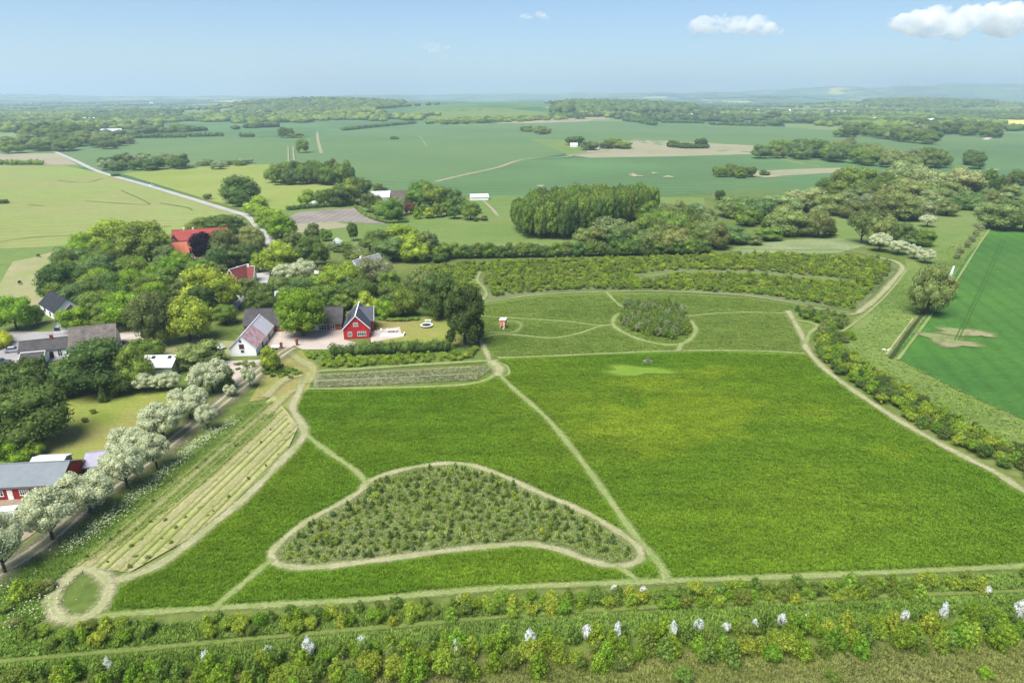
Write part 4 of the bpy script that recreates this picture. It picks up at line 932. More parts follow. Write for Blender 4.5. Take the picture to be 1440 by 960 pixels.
hedge([(940,207),(962,209),(995,209)], 7, 6, 'darker', 'straight clipped hedge around the far walled garden', leaf=2)
hedge([(405,296),(440,293),(500,289)], 3, 3, 'dark', 'dark hedge along the far side of the riding arena', leaf=.7)
hedge([(500,292),(515,304),(540,313),(560,314)], 2.6, 2.0, 'mid', 'hedge curving from the arena to the farm', leaf=.7)
hedge([(548,314),(575,313)], 2, 1.5, 'darker', 'short clipped hedge in front of the farm', leaf=.5)
hedge([(470,355),(500,356),(524,355)], 2, 1.8, 'darker', 'low dark hedge in the gardens, nearer one', leaf=.5)
hedge([(485,350),(510,349)], 2, 1.6, 'mid', 'low green hedge in the gardens, farther one', leaf=.5)
hedge([(-40,232),(60,232)], 8, 5, 'mid', 'long low hedge between barley and stubble', leaf=1.5)
hedge([(535,450),(560,452),(590,450)], 2.2, 1.3, 'mid', 'low hedge at the back of the lawn', leaf=.35)
hedge([(-10,480),(4,477),(10,484),(4,490),(-8,493)], 3.2, 3.0, 'yellow', 'yellow-green rounded hedge on the village square', leaf=.35)
hedge([(485,184),(530,179),(585,174)], 14, 7, 'dark', 'long dark hedge curving over the hill', leaf=3, seed=4)
hedge([(180,195),(230,194),(260,194)], 14, 8, 'dark', 'far hedge between two green fields, left piece', leaf=3)
hedge([(268,193),(315,192)], 12, 7, 'dark', 'far hedge between two green fields, middle piece', leaf=3)
hedge([(340,193),(360,193)], 12, 7, 'dark', 'far hedge between two green fields, right piece', leaf=3)
hedge([(880,171),(900,173),(920,177)], 20, 12, 'dark', 'thick far hedge below the wooded hill', leaf=4)
hedge([(932,173),(990,174)], 14, 8, 'dark', 'thin far hedge right of the thick one', leaf=4)
hedge([(1000,176),(1075,178)], 15, 8, 'dark', 'long far hedge in the right-hand fields', leaf=4)
hedge([(780,361),(810,361)], 2.0, 1.0, 'grey', 'low grey-green brushwood line under the tree row', leaf=.4)
# ============================================================ PLANTATIONS, SHRUB BELTS
def near_path(pad):
    S = np.array(SEGS)
    def fn(p):
        out = np.zeros(len(p), bool)
        for x0, y0, x1, y1, hw in S:
            dx, dy = x1-x0, y1-y0; L = dx*dx+dy*dy+1e-9
            t = np.clip(((p[:, 0]-x0)*dx+(p[:, 1]-y0)*dy)/L, 0, 1)
            out |= (p[:, 0]-x0-t*dx)**2+(p[:, 1]-y0-t*dy)**2 < (hw+pad)**2
        return out
    return fn
scatter([(520,684),(550,671),(600,660),(650,659),(698,672),(756,699),(815,727),(862,754),(886,772),(880,786),(830,782),(745,763),(690,765),(600,775),(500,788),(440,793),(402,791),(395,783),(400,770),(435,740),(482,714)],
        1.45, (.7, 1.3), (.6, 1.8), ['sapling','sapling','bushlet'], ['mid','bluegreen','mid','mid','lime','dark'], 'young sapling on the curved island plantation between the meadows', 'saplings on the curved island', seed=41, cat='sapling', parts=False, name='sapling', limit=240, stuff='island_saplings', labelfn=zone('sapling on the curved island', [(455,'at its pointed left end'),(540,'in its left half'),(620,'left of its middle'),(700,'right of its middle'),(790,'in its right half'),(3000,'at its right tip')]), skip=near_path(.3))
scatter([(590,376),(700,370),(900,364),(1080,358),(1190,362),(1246,366),(1252,380),(1198,435),(1130,424),(1050,413),(950,408),(850,407),(760,410),(680,420),(600,418)],
        2.2, (1.8, 3.0), (1.2, 2.8), ['sapling','bushlet','shrub'], ['mid','mid','mid','vivid','lime'], 'leafy young tree in the long plantation band', 'young trees of the long plantation band', seed=42, cat='young tree', parts=False, name='young_tree', limit=180, stuff='plantation_trees', labelfn=zone('young tree in the long plantation band', [(760,'left end'),(900,'above the big meadow'),(1010,'behind the round copse'),(1120,'right of the copse'),(3000,'right end by the pale path')]), skip=near_path(1.2))
scatter([(872,452),(868,440),(885,432),(930,430),(960,440),(972,455),(968,468),(945,478),(915,474),(885,464)],
        1.75, (2.0, 2.9), (2.6, 4.2), ['upshrub','shrub','upshrub'], ['mid','mid','bluegreen','grey'], 'slim young tree in the round copse inside the path ring', 'young trees of the round copse', seed=43, cat='young tree', parts=False, name='young_tree', limit=110, stuff='copse_trees', skip=near_path(.8), labelfn=zone('slim young tree of the round copse', [(905,'left part'),(940,'middle part'),(3000,'right part')]))
scatter([(1118,436),(1150,440),(1195,450),(1205,458),(1190,470),(1200,478),(1160,500),(1148,482),(1152,464),(1130,448)],
        2.2, (2.2, 3.2), (1.8, 3.0), ['shrub','upshrub'], ['mid','vivid','dark','olive'], 'bushy shrub in the thicket beside the path fork', 'shrubs at the path fork', seed=44, cat='bush', name='bush', parts=False, labelfn=zone('bush in the thicket beside the path fork', [(1165,'nearer the fork'),(3000,'away from the fork')]), skip=near_path(1.0))
scatter([(1142,488),(1160,482),(1200,505),(1260,545),(1330,585),(1400,622),(1440,640),(1500,680),(1500,706),(1440,672),(1370,638),(1300,606),(1230,566),(1175,528),(1148,505)],
        2.2, (2.2, 3.4), (2.0, 3.4), ['shrub','shrub','upshrub'], ['mid','vivid','dark','lime'], 'shrub in the long belt beside the curved right-hand path', 'shrub belt beside the curved path', seed=45, cat='bush', name='bush', parts=False, labelfn=zone('bush in the belt beside the curved path', [(1210,'its upper end'),(1270,'upper middle'),(1330,'middle'),(1390,'lower middle'),(3000,'lower right end')]), skip=near_path(1.0))
scatter([(418,498),(470,498),(500,504),(560,502),(640,498),(668,492),(668,505),(600,511),(500,517),(445,518),(430,510)],
        1.7, (1.6, 2.3), (1.0, 1.9), ['bushlet','shrub','sapling'], ['lime','mid','vivid','spring'], 'bright green bush in the strip below the dark hedge', 'bushes below the dark hedge', seed=46, cat='bush', name='low_bush', parts=False, labelfn=zone('low bush in the strip below the dark hedge', [(480,'by the drive'),(560,'below the red house'),(620,'below the lawn'),(3000,'near the chestnut')]), skip=near_path(.6))
scatter([(385,508),(400,516),(425,524),(415,532),(385,533),(370,528)], 1.6, (1.5, 2.1), (.8, 1.4), ['bushlet'], ['mid','dark','vivid'], 'low bush in the triangular bed by the drive', 'bushes in the triangular bed', seed=47, cat='shrub', parts=False)
scatter([(332,512),(350,508),(362,514),(345,526),(335,522)], 1.5, (1.2, 1.8), (.6, 1.2), ['bushlet'], ['mid','olive'], 'low bush in the bed before the white barn', 'bushes before the white barn', seed=48, cat='shrub', parts=False)
# row bushes of the tree nursery strip
for a in (0.1, .3, .5, .7, .9):
    for i in range(13):
        if TR.random() < .25: continue
        t = (i+TR.uniform(.1, .9))/13*3.9; q = int(t); fr = t-q; l = [NL[q][j]+(NL[q+1][j]-NL[q][j])*fr for j in (0, 1)]; r = [NR[q][j]+(NR[q+1][j]-NR[q][j])*fr for j in (0, 1)]; x = l[0]+(r[0]-l[0])*a+TR.uniform(-3, 3); y = l[1]+(r[1]-l[1])*a+TR.uniform(-2, 2)
        plant(G(x, y), TR.uniform(.35, .9), TR.uniform(.3, 1.1), 'bushlet', pick(['grey', 'olive', 'mid'], TR), 'small planted tree in the striped nursery, '+('lower end' if t < 1 else 'lower middle' if t < 2 else 'upper middle' if t < 3 else 'upper end'), 'sapling', 'small trees of the striped nursery', name='sapling', parts=False)
# front shrub belts
scatter([(36,893),(150,881),(300,873),(500,858),(700,843),(930,832),(1100,826),(1440,811),(1520,806),(1520,830),(1440,834),(1100,850),(930,857),(700,868),(500,884),(300,900),(60,912)],
        1.8, (1.4, 2.4), (1.4, 2.6), ['shrub','upshrub','shrub'], ['lime','mid','vivid','spring','mid'], 'rounded bush in the narrow shrub row between path and track', 'narrow shrub row', seed=51, cat='bush', name='hedge_bush', parts=False, labelfn=zone('bush in the narrow shrub row', [(200,'below the small loop path'),(400,'below the striped nursery'),(620,'below the island'),(860,'below the path junction'),(1100,'below the big meadow'),(1300,'lower right'),(5000,'at the right edge')]), skip=lambda p: (np.sin(p[:, 0]*.11)+np.sin(p[:, 0]*.27+1)) > 1.55)
scatter([(-60,985),(20,962),(150,950),(300,935),(500,922),(700,905),(900,892),(1100,882),(1440,866),(1520,862),(1520,908),(1440,911),(1100,930),(900,940),(700,955),(500,975),(300,1000),(0,1030)],
        2.1, (2.0, 3.1), (2.2, 3.9), ['upshrub','upshrub','shrub'], ['lime','vivid','mid','mid','vivid'], 'tall leafy shrub in the broad front hedge belt', 'broad front hedge belt', seed=52, cat='shrub', parts=False, labelfn=zone('shrub in the broad front belt', [(150,'at the left end'),(320,'below the nursery'),(480,'left of the island tip'),(640,'below the island'),(800,'right of the island'),(960,'by the path end'),(1120,'below the meadow'),(1280,'lower right'),(5000,'at the right edge')], lambda x, y: 'back row' if y < 985-(x+60)*.063-12 else ('front row' if y > 985-(x+60)*.063+16 else 'middle row')))
for x, y in [(155,925),(290,910),(378,906),(435,898),(510,894),(550,900),(640,896),(745,884),(825,876),(868,878),(945,876),(982,870),(1020,866),(1060,864),(1098,860),(1136,857),(1270,852),(1325,848),(1432,843)]:
    g = G(x, y+24); plant(g, 1.5+TR.uniform(-.5, .3), 2.9+TR.uniform(-.8, .5), 'blossomshrub', 'bloomg', 'white blossoming shrub in the broad front belt, '+('left half' if x < 600 else 'middle' if x < 1000 else 'right part'), 'shrub', 'white blossoming shrubs of the front belt', name='blossoming_shrub', parts=False)
for x, y in [(1385,826),(865,825),(905,828),(648,840)]:
    plant(G(x, y+8), 1.3, 1.6, 'blossomshrub', 'bloomg', 'small white blossoming shrub in the narrow shrub row', 'shrub', 'white blossoming shrubs of the narrow row', name='blossoming_shrub', parts=False)
for x, y, w, h, c in [(30,842,3.2,3.4,'lime'),(48,838,3,2.2,'mid'),(10,858,2.4,1.6,'mid'),(66,830,2.6,1.8,'olive'),(20,880,2,1.5,'olive'),(960,958,2.4,2,'mid'),(1170,955,2,1.4,'mid'),(1385,952,2,1.5,'vivid'),(870,940,2,1.6,'dark')]:
    plant(G(x, y), w, h, 'upshrub' if h > 3 else 'shrub', c, 'loose bush on the rough grass of the foreground', 'shrub', 'loose bushes in the foreground', parts=False)
# ============================================================ GRASS AND FLOWERS AS GEOMETRY
def tufts(name, polys, n, wr, hr, mat, seed, holes=(), pad=.15, blades=7, label=None, skipfn=None):
    rg = np.random.default_rng(seed); P3 = []
    for poly in polys:
        q = [G(*p) for p in poly]; xs = [p.x for p in q]; ys = [p.y for p in q]
        X = rg.uniform(min(xs), max(xs), n); Y = rg.uniform(min(ys), max(ys), n); k = inpoly(X, Y, q)
        P3.append(np.c_[X[k], Y[k]])
    p = np.concatenate(P3)
    for hl in holes:
        q = [G(*a) for a in hl]; p = p[~inpoly(p[:, 0], p[:, 1], q)]
    # keep everything the camera might see, thin out with distance
    dist = p[:, 1]; p = p[rg.uniform(size=len(p)) < np.clip(150/np.maximum(dist, 60), .25, 1)]
    p = p[~near_path(pad)(p)]
    m = len(p); a = rg.uniform(0, 2*math.pi, (m, blades)); w = rg.uniform(*wr, (m, 1)); h = rg.uniform(*hr, (m, 1))*rg.uniform(.6, 1.1, (m, blades))
    r = rg.uniform(.0, .5, (m, blades))*w; bx = p[:, 0:1]+np.cos(a)*r; by = p[:, 1:2]+np.sin(a)*r
    b = a+rg.uniform(-1, 1, a.shape); hw = w*.16
    z = np.full_like(bx, .02)
    v0 = np.stack([bx-np.sin(b)*hw, by+np.cos(b)*hw, z], -1); v1 = np.stack([bx+np.sin(b)*hw, by-np.cos(b)*hw, z], -1)
    v2 = np.stack([bx+np.cos(a)*w*.45, by+np.sin(a)*w*.45, z+h], -1)
    V = np.stack([v0, v1, v2], 2).reshape(-1, 3); F = np.arange(len(V)).reshape(-1, 3)
    o = link(name, np_mesh(name, V, F, (mat,))); tag(o, label, None, None, 'stuff'); return o
def tuftmat(name, c1, c2, c3, patch=.022, blob=None):
    m = bpy.data.materials.new(name); m.use_nodes = True; t = m.node_tree; t.nodes.clear(); out = N(t, 'ShaderNodeOutputMaterial'); ge = N(t, 'ShaderNodeNewGeometry')
    g = ge.outputs['Position']; c = mix(t, ramp(t, noise(t, g, patch, 4), .35, .65), c1, c2); c = mix(t, ramp(t, noise(t, g, .011, 3, .5), .45, .68), c, c3)
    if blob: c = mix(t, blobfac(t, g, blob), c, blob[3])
    c = mix(t, 1.0, c, ramp(t, noise(t, g, .2, 4, .6, 1, 1.6), .3, .7, (.72,)*3, (1,)*3), 'MULTIPLY')
    c = mix(t, 1.0, c, ramp(t, noise(t, g, .16, 3, .6, .18, 1, .06), .3, .7, (.78, .82, .78), (1.08, 1.06, 1)), 'MULTIPLY')
    mr = N(t, 'ShaderNodeMapRange'); t.links.new(ge.outputs['Random Per Island'], mr.inputs[0]); mr.inputs[3].default_value = .6; mr.inputs[4].default_value = 1.4
    hs = N(t, 'ShaderNodeHueSaturation'); t.links.new(c, hs.inputs['Color']); t.links.new(mr.outputs[0], hs.inputs['Value'])
    d = N(t, 'ShaderNodeBsdfDiffuse'); tr = N(t, 'ShaderNodeBsdfTranslucent'); ms = N(t, 'ShaderNodeMixShader'); ms.inputs[0].default_value = .35
    t.links.new(hs.outputs[0], d.inputs[0]); t.links.new(hs.outputs[0], tr.inputs[0]); t.links.new(d.outputs[0], ms.inputs[1]); t.links.new(tr.outputs[0], ms.inputs[2]); t.links.new(ms.outputs[0], out.inputs[0]); return m
ISL = [(515,680),(545,667),(600,655),(650,653),(700,667),(760,694),(820,720),(870,749),(895,768),(901,784),(865,797),(790,775),(745,766),(690,769),(500,793),(400,797),(382,786),(390,768),(430,735),(480,708)]
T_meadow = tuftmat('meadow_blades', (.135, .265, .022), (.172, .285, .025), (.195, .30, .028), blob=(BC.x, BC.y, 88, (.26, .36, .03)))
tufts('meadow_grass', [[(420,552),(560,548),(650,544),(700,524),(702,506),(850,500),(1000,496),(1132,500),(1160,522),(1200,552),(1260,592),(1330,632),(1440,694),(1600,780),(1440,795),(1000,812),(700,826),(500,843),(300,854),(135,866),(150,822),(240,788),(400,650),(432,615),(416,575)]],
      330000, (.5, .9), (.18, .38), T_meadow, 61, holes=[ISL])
tufts('meadow_grass', [[(675,430),(760,418),(850,414),(950,414),(1050,420),(1130,432),(1112,441),(1128,495),(1000,493),(850,496),(705,502),(684,494),(676,470)]], 60000, (.6, 1.0), (.15, .3), tuftmat('short_meadow_blades', (.16, .245, .045), (.19, .27, .055), (.20, .28, .055)), 62)
T_isl = tuftmat('island_blades', (.29, .37, .11), (.33, .39, .14), (.26, .38, .08))
T_rough = tuftmat('rough_blades', (.22, .34, .06), (.26, .36, .10), (.22, .37, .06))
tufts('rough_grass', [[(-60,880),(36,893),(500,858),(930,830),(1440,808),(1600,800),(1600,830),(1440,860),(900,895),(500,925),(0,965),(-60,970)]], 42000, (.5, .9), (.3, .6), T_rough, 63)
tufts('island_grass', [ISL], 16000, (.5, .9), (.2, .45), T_isl, 67)
tufts('rough_grass', [[(0,810),(110,740),(240,650),(330,590),(345,570),(390,566),(385,590),(300,670),(180,760),(100,808),(60,870),(30,890),(-60,900)], [(1190,500),(1240,425),(1275,384),(1330,345),(1380,330),(1300,455),(1262,505),(1440,592),(1440,660),(1300,590)]], 40000, (.5, .9), (.25, .5), T_rough, 64)
tufts('rough_grass', [[(-60,985),(200,960),(900,925),(1500,900),(1500,990),(-60,1040)]], 30000, (.4, .8), (.25, .5), tuftmat('dry_blades', (.25, .29, .08), (.31, .31, .12), (.21, .28, .06), .15), 65)
tufts('garden_plants', [[(440,527),(560,521),(680,514),(690,520),(670,534),(560,540),(442,545)]], 9000, (.3, .7), (.2, .5), tuftmat('garden_blades', (.24, .29, .13), (.30, .32, .18), (.20, .26, .08), .3), 66)
# cow parsley : white flecks in the verge on the field side of the drive
def umbels(name, line_px, n, spread, seed):
    line = [G(*p) for p in line_px]; rg = np.random.default_rng(seed); pos = []
    for _ in range(n):
        i = rg.integers(len(line)-1); t = rg.uniform(); p = line[i].lerp(line[i+1], t); pos.append((p.x+rg.normal()*spread, p.y+rg.normal()*spread*.7, rg.uniform(.5, 1.0)))
    pos = np.array(pos); nr = np.tile([0, 0, 1.], (n, 1))+rg.normal(size=(n, 3))*.3; nr /= np.linalg.norm(nr, axis=1, keepdims=True)
    v, f = leaf_quads(pos, nr, rg.uniform(.06, .15, n), rg); m = plain(name, (.46, .52, .32), .9, .1, .1)
    o = link(name, np_mesh(name, v, f, (m,))); tag(o, None, None, None, 'stuff')
umbels('cow_parsley', [(95,775),(150,735),(205,690),(250,650),(290,618),(330,592)], 2400, 1.1, 71)
umbels('cow_parsley', [(30,880),(60,845),(0,830)], 250, 2, 72)
# ============================================================ BUILDINGS
wn = dict(fm=M_wframe)
house('barn', 'white gabled barn with half faded-red, half pale metal roof', 'barn', (324,501), (361,500), 19, 2.3, 5.7, 'y', M_white_wall, M_silver, roof2=(M_silver, .5) if False else None,
      wins=[('f', -.2, 2.2, 1.1, 1.1, 1, dict(fm=M_darkred)), ('f', -.1, 1.2, .6, .35, 0, dict(fm=M_dark)), ('f', -.4, 4.1, .35, .4, 0, dict(fm=M_dark))], doors=[('r', -3, 1.4, 2.0, M_darkred), ('r', 4, 1.2, 2.0, M_darkred)], chim=[])
c, Wd, rz = place((324,501), (361,500), 19)
barn = [o for o in COL.objects if o.name == 'barn'][0]
half = Wd/2; slp = (5.7-2.3)/half          # old faded sheets: a second roof covering on the near part
for sgn in (-1, 1):
    prof = [(0, 5.9), (sgn*(half+.35), 2.3-slp*.35+.2), (sgn*(half+.35), 2.3-slp*.35+.26), (0, 5.96)]
    MB().prism(prof, 'y', -9.75, .6).build('roof_sheeting', M_pinkroof, barn)
house('farm_building', 'long low brick farm wing with dark grey roof, north side of the courtyard', 'farm building', (344,468), (481,464), 9, 2.4, 6.0, 'x', M_brick, M_greyroof,
      wins=[('f', 9.0, .2, 1.5, 1.7, 1), ('f', 11.6, .5, 1.3, 1.3, 1), ('f', -6, 1.1, 1.0, .7, 0), ('f', -3.6, 1.0, .8, .9, 1)], doors=[('f', 7.0, 1.2, 1.9, M_wframe), ('f', -1.8, 1.2, 1.9, M_wframe)], chim=[])
rh = house('house', 'red painted house with slate roof and white bargeboards', 'house', (484,477), (520,475.5), 14, 3.3, 7.0, 'y', M_redwall, M_slate, gable=M_wframe,
      wins=[('f', -1.9, .9, 1.0, 1.2, 1), ('f', 1.5, .9, 2.3, 1.2, 3), ('f', -.1, 3.9, 1.2, .9, 2), ('r', -4, .9, 1.2, 1.2, 1), ('r', -1, .9, 1.2, 1.2, 1), ('l', -3, .9, 1.2, 1.2, 1), ('l', 2, .9, 1.2, 1.2, 1)],
      lights=[(-3.2, -.62, .8, 1.1), (-1.2, -.62, .8, 1.1), (1.4, -.62, .8, 1.1)], doors=[('l', -.5, 1.1, 2.0, M_wframe)])
def gutters(name, W_, D_, eave, mat):
    for o in [o for o in COL.objects if o.parent is None and o.get('label') == name]:
        m = MB(); m.box(-W_/2-.2, W_/2+.2, -D_/2-.42, -D_/2-.30, eave-.28, eave-.18)
        for s in (-1, 1): m.box(s*(W_/2-.2)-.05, s*(W_/2-.2)+.05, -D_/2-.12, -D_/2-.02, 0, eave-.2)
        m.build('gutter', mat, o)
def cross_gable(root, x0, x1, y0, w, eave, ridge, wall, roof, board):
    m = MB().prism([(y0-w/2, 0), (y0+w/2, 0), (y0+w/2, eave), (y0, ridge), (y0-w/2, eave)], 'x', x0, x1); m.build('wing_wall', wall, root)
    sl = (ridge-eave)/(w/2); e = .3
    for s in (-1, 1):
        MB().prism([(y0, ridge+.03), (y0+s*(w/2+e), eave-sl*e+.03), (y0+s*(w/2+e), eave-sl*e+.19), (y0, ridge+.19)], 'x', x0, x1+.3).build('wing_roof', roof, root)
        MB().prism([(y0, ridge-.1), (y0+s*(w/2+e), eave-sl*e-.1), (y0+s*(w/2+e), eave-sl*e+.26), (y0, ridge+.26)], 'x', x1+.31, x1+.39).build('bargeboard', board, root)
cross_gable(rh, 0, 4.4, 2.2, 6.5, 3.6, 6.9, M_redwall, M_slate, M_wframe)
house('barn', 'low red barn with blue-grey roof and white windows by the dirt yard', 'barn', (-66,707), (88,699), 8.4, 2.7, 4.8, 'x', M_redwood, M_bluegrey,
      wins=[('f', x, .9, w, 1.0, b) for x, w, b in ((8.2, 1.6, 2), (5.2, 1.4, 3), (3.0, 1.4, 3), (-1.0, .9, 1), (-4, 1.4, 3))]+[('r', 0, 1.0, 1.4, 1.0, 1)], doors=[('f', .6, .9, 2.0, M_wframe), ('f', -2.4, .9, 2.0, M_wframe)])
house('shed', 'low shed with light flat-looking roof behind the red barn', 'shed', (44,668), (88,666), 4, 1.9, 2.5, 'x', M_wood, M_silver)
house('shed', 'small shed with lilac-grey roof half hidden by hawthorns', 'shed', (121,668), (152,664), 6, 1.7, 3.0, 'x', M_wood, roofmat('lilac_grey_roof', (.36, .35, .43), var=.12))
house('shed', 'pale green-grey shed with white sheet roof and two roof lights', 'shed', (200,531), (243,530), 8, 2.7, 4.3, 'x', plain('pale_green_boards', (.42, .46, .34), .85, .2, .15), M_whiteroof, lights=[(-1.6, .2, .9, .9), (2.4, .2, .9, .9)])
house('farmhouse', 'farmhouse with large mottled brown-grey roof and white walls', 'farmhouse', (101,501), (164,494), 9, 2.7, 6.6, 'x', M_white_wall, M_mottled, gable=M_wood, wins=[('f', -2, .9, 1.2, 1.1, 1), ('f', 2, .9, 1.2, 1.1, 1), ('r', 0, 1, 1, 1.1, 1)])
house('farmhouse', 'long white house with dark grey roof beside the mottled farmhouse', 'house', (30,509), (100,501), 6.5, 2.6, 4.6, 'x', M_white_wall, M_greyroof, wins=[('f', 5.5, .9, 1.1, 1.1, 1), ('f', 3.4, .5, .9, 1.7, 1), ('f', -5, .9, 1.1, 1.1, 1)], doors=[('f', 1.4, 1, 2.0, M_dark)], chim=[(1.5, 0, 1.0)])
house('annex', 'small grey-roofed annex with white frames below the long house', 'annex', (31,517), (62,514), 4.5, 2.1, 3.2, 'x', M_white_wall, M_greyroof, gable=M_wframe, wins=[('f', -1, .8, 1, .9, 1), ('f', 1.5, .8, 1, .9, 1)])
house('cottage', 'white cottage with black tiled roof near the vivid green tree', 'cottage', (58,438), (79,451), 8, 2.8, 6.2, 'x', M_white_wall, M_blackroof, wins=[('f', -2.5, 1.2, 1.3, 1.1, 0, dict(fm=M_dark)), ('f', 2.4, .6, 1.3, 1.2, 0, dict(fm=M_dark)), ('l', 0, 3.2, .9, .9, 0), ('r', 0, .9, 1.1, 1.2, 1)])
house('cottage', 'small white gabled house with tan verge beside the village square', 'cottage', (77,469), (99,467), 13, 2.2, 5.0, 'y', M_white_wall, M_mottled, gable=M_wood, wins=[('f', -1.2, .9, 1.4, .8, 1, dict(fm=M_dark))])
house('house', 'white house with black roof cut by the left picture edge', 'house', (-34,456), (5,452), 8, 2.8, 6.2, 'x', M_white_wall, M_blackroof, wins=[('f', -2, 1, 1.2, 1.1, 1), ('f', 2, 1, 1.2, 1.1, 1), ('r', 0, 1, 1, 1, 1)])
house('farmhouse', 'cream farmhouse with bright orange tiled roof, front wing', 'farmhouse', (243,366), (292,363), 9, 2.9, 6.8, 'x', M_cream, M_orange, wins=[('f', x, 1, 1, 1.1, 1) for x in (-5, -2.5, 0, 2.5)])
house('farm_building', 'red-tiled rear wing of the farm behind the copper beech', 'farm building', (244,349), (322,344), 10, 3.4, 7.4, 'x', M_cream, M_redtile, wins=[('f', x, 1.2, 1, 1.1, 1) for x in (-8, -4)], chim=[(-3, 0, .8, M_wframe), (-7, 0, .8, M_wframe)])
house('farm_building', 'dark red-brown roofed cross wing at the left of the red farm', 'farm building', (236,360), (250,359), 15, 3.2, 6.6, 'y', M_cream, M_browntile)
ct = house('cottage', 'cottage with dark red roof and white verges beside the lane', 'cottage', (334,400), (357,399), 7.5, 2.6, 5.8, 'x', M_white_wall, M_browntile, gable=M_wframe, wins=[('f', -1, .8, 1, 1.1, 1), ('f', 1.3, .8, 1, 1.1, 1)], chim=[(1, 0, .8, M_wframe)], doors=[('f', 2.4, .9, 2, M_wood)])
house('cottage', 'narrow red-gabled cottage wing with white bargeboards', 'cottage', (319,402), (334,404), 9, 3.0, 6.4, 'y', M_redwood, M_browntile, gable=M_wframe, wins=[('f', 0, .8, 1, 1.1, 1, dict(fm=M_wframe))])
house('shed', 'white-roofed shed half buried in the village trees', 'shed', (236,401), (257,400), 6, 2.4, 3.2, 'x', M_white_wall, M_whiteroof)
house('shed', 'small white-roofed shed in the gardens by the lime-green tree', 'shed', (444,393), (459,392), 4.5, 2.2, 2.8, 'x', M_wood, M_whiteroof)
house('greenhouse', 'small pale glasshouse behind the grey farm wing', 'greenhouse', (388,424), (403,423), 4, 2.0, 3.0, 'x', plain('pale_glazing', (.45, .55, .52), .2, .5, .1), plain('pale_roof_glazing', (.5, .6, .58), .2, .5, .1))
house('cottage', 'pale-roofed cottage with white gable among the garden trees', 'cottage', (491,391), (508,394), 14, 3.2, 7.2, 'y', M_white_wall, roofmat('pale_grey_roof', (.34, .34, .38), var=.15), gable=M_wframe, chim=[(0, -3, .9, M_wframe)])
house('cottage', 'cottage with weathered grey roof next to the pale-roofed one', 'cottage', (517,388), (534,386), 9, 2.8, 6.6, 'x', M_white_wall, roofmat('weathered_roof', (.27, .25, .25), var=.3))
house('barn', 'long farm barn with two bright white roofs beyond the orchard', 'barn', (508,286), (552,284), 13, 3.2, 6.4, 'x', M_white_wall, M_whiteroof)
house('barn', 'brown-roofed barn attached to the white-roofed farm', 'barn', (553,291), (577,290), 17, 3.4, 8.8, 'x', M_brick, M_brownroof)
house('polytunnel', 'long white tunnel shed on the meadow edge right of the orchard', 'shed', (662,282), (687,281.5), 8, 2.0, 3.6, 'x', M_white_wall, M_whiteroof)
for i, (A, B, D, e, r, rf, lab) in enumerate([((802,207), (812,207), 8, 2.4, 5, M_whiteroof, 'far white house beside the dark tree'), ((828,210), (842,210), 9, 3, 6, M_greyroof, 'far grey-roofed house among trees'),
        ((140,189), (173,188), 16, 4, 9, M_silver, 'far pale farm with long grey roof in the upper left'), ((133,205), (147,204), 12, 3, 7, M_whiteroof, 'far white-roofed farm near the start of the country road'), ((14,210), (26,209), 12, 3, 7, M_whiteroof, 'far white house at the left field edge'),
        ((954,165), (975,165), 16, 5, 10, M_whiteroof, 'far long white barn right of the wooded hill'), ((1170,160), (1192,160), 20, 5, 10, M_silver, 'far pale factory-like building in the right distance'), ((52,158), (58,158), 12, 5, 9, M_whiteroof, 'tiny far white house upper left, nearer one'),
        ((212,155), (219,155), 14, 5, 9, M_whiteroof, 'tiny far white house left of the wooded hill'), ((945,204), (950,204), 8, 3, 5, M_whiteroof, 'tiny white house in the walled far garden')]):
    house('farmhouse', lab, 'farmhouse', A, B, D, e, r, 'x', M_white_wall, rf, group='far farm buildings')
for nm, a, b, d, e in (('low red barn with blue-grey roof and white windows by the dirt yard', (-66,707), (88,699), 8.4, 2.7), ('long low brick farm wing with dark grey roof, north side of the courtyard', (344,468), (481,464), 9, 2.4), ('farmhouse with large mottled brown-grey roof and white walls', (101,501), (164,494), 9, 2.7)):
    gutters(nm, place(a, b, d)[1], d, e, M_metal)
# ============================================================ SMALL THINGS
def gate_pillar(x, y, lab):
    t = thing('gate_pillar', lab, 'pillar', G(x, y), 0, 'brick gate pillars')
    MB().box(-.3, .3, -.3, .3, 0, 1.7).build('shaft', M_brick, t); MB().box(-.38, .38, -.38, .38, 1.7, 1.84).prism([(-.3, 1.84), (.3, 1.84), (0, 2.1)], 'y', -.3, .3).build('cap', M_darkred, t)
gate_pillar(396, 491, 'left red brick gate pillar at the yard entrance'); gate_pillar(418, 486, 'right red brick gate pillar at the yard entrance')
def well():
    t = thing('garden_shelter', 'small wooden well shelter in front of the brick wing', 'shelter', G(406, 466)); 
    for sx in (-.7, .7):
        for sy in (-.5, .5): MB().box(sx-.06, sx+.06, sy-.06, sy+.06, 0, 1.5).build('post', M_wframe, t)
    MB().prism([(-.8, 1.45), (.8, 1.45), (0, 2.1)], 'x', -.95, .95).build('roof', M_wood, t); MB().box(-.5, .5, -.4, .4, 0, .7).build('basin', M_wood, t)
well()
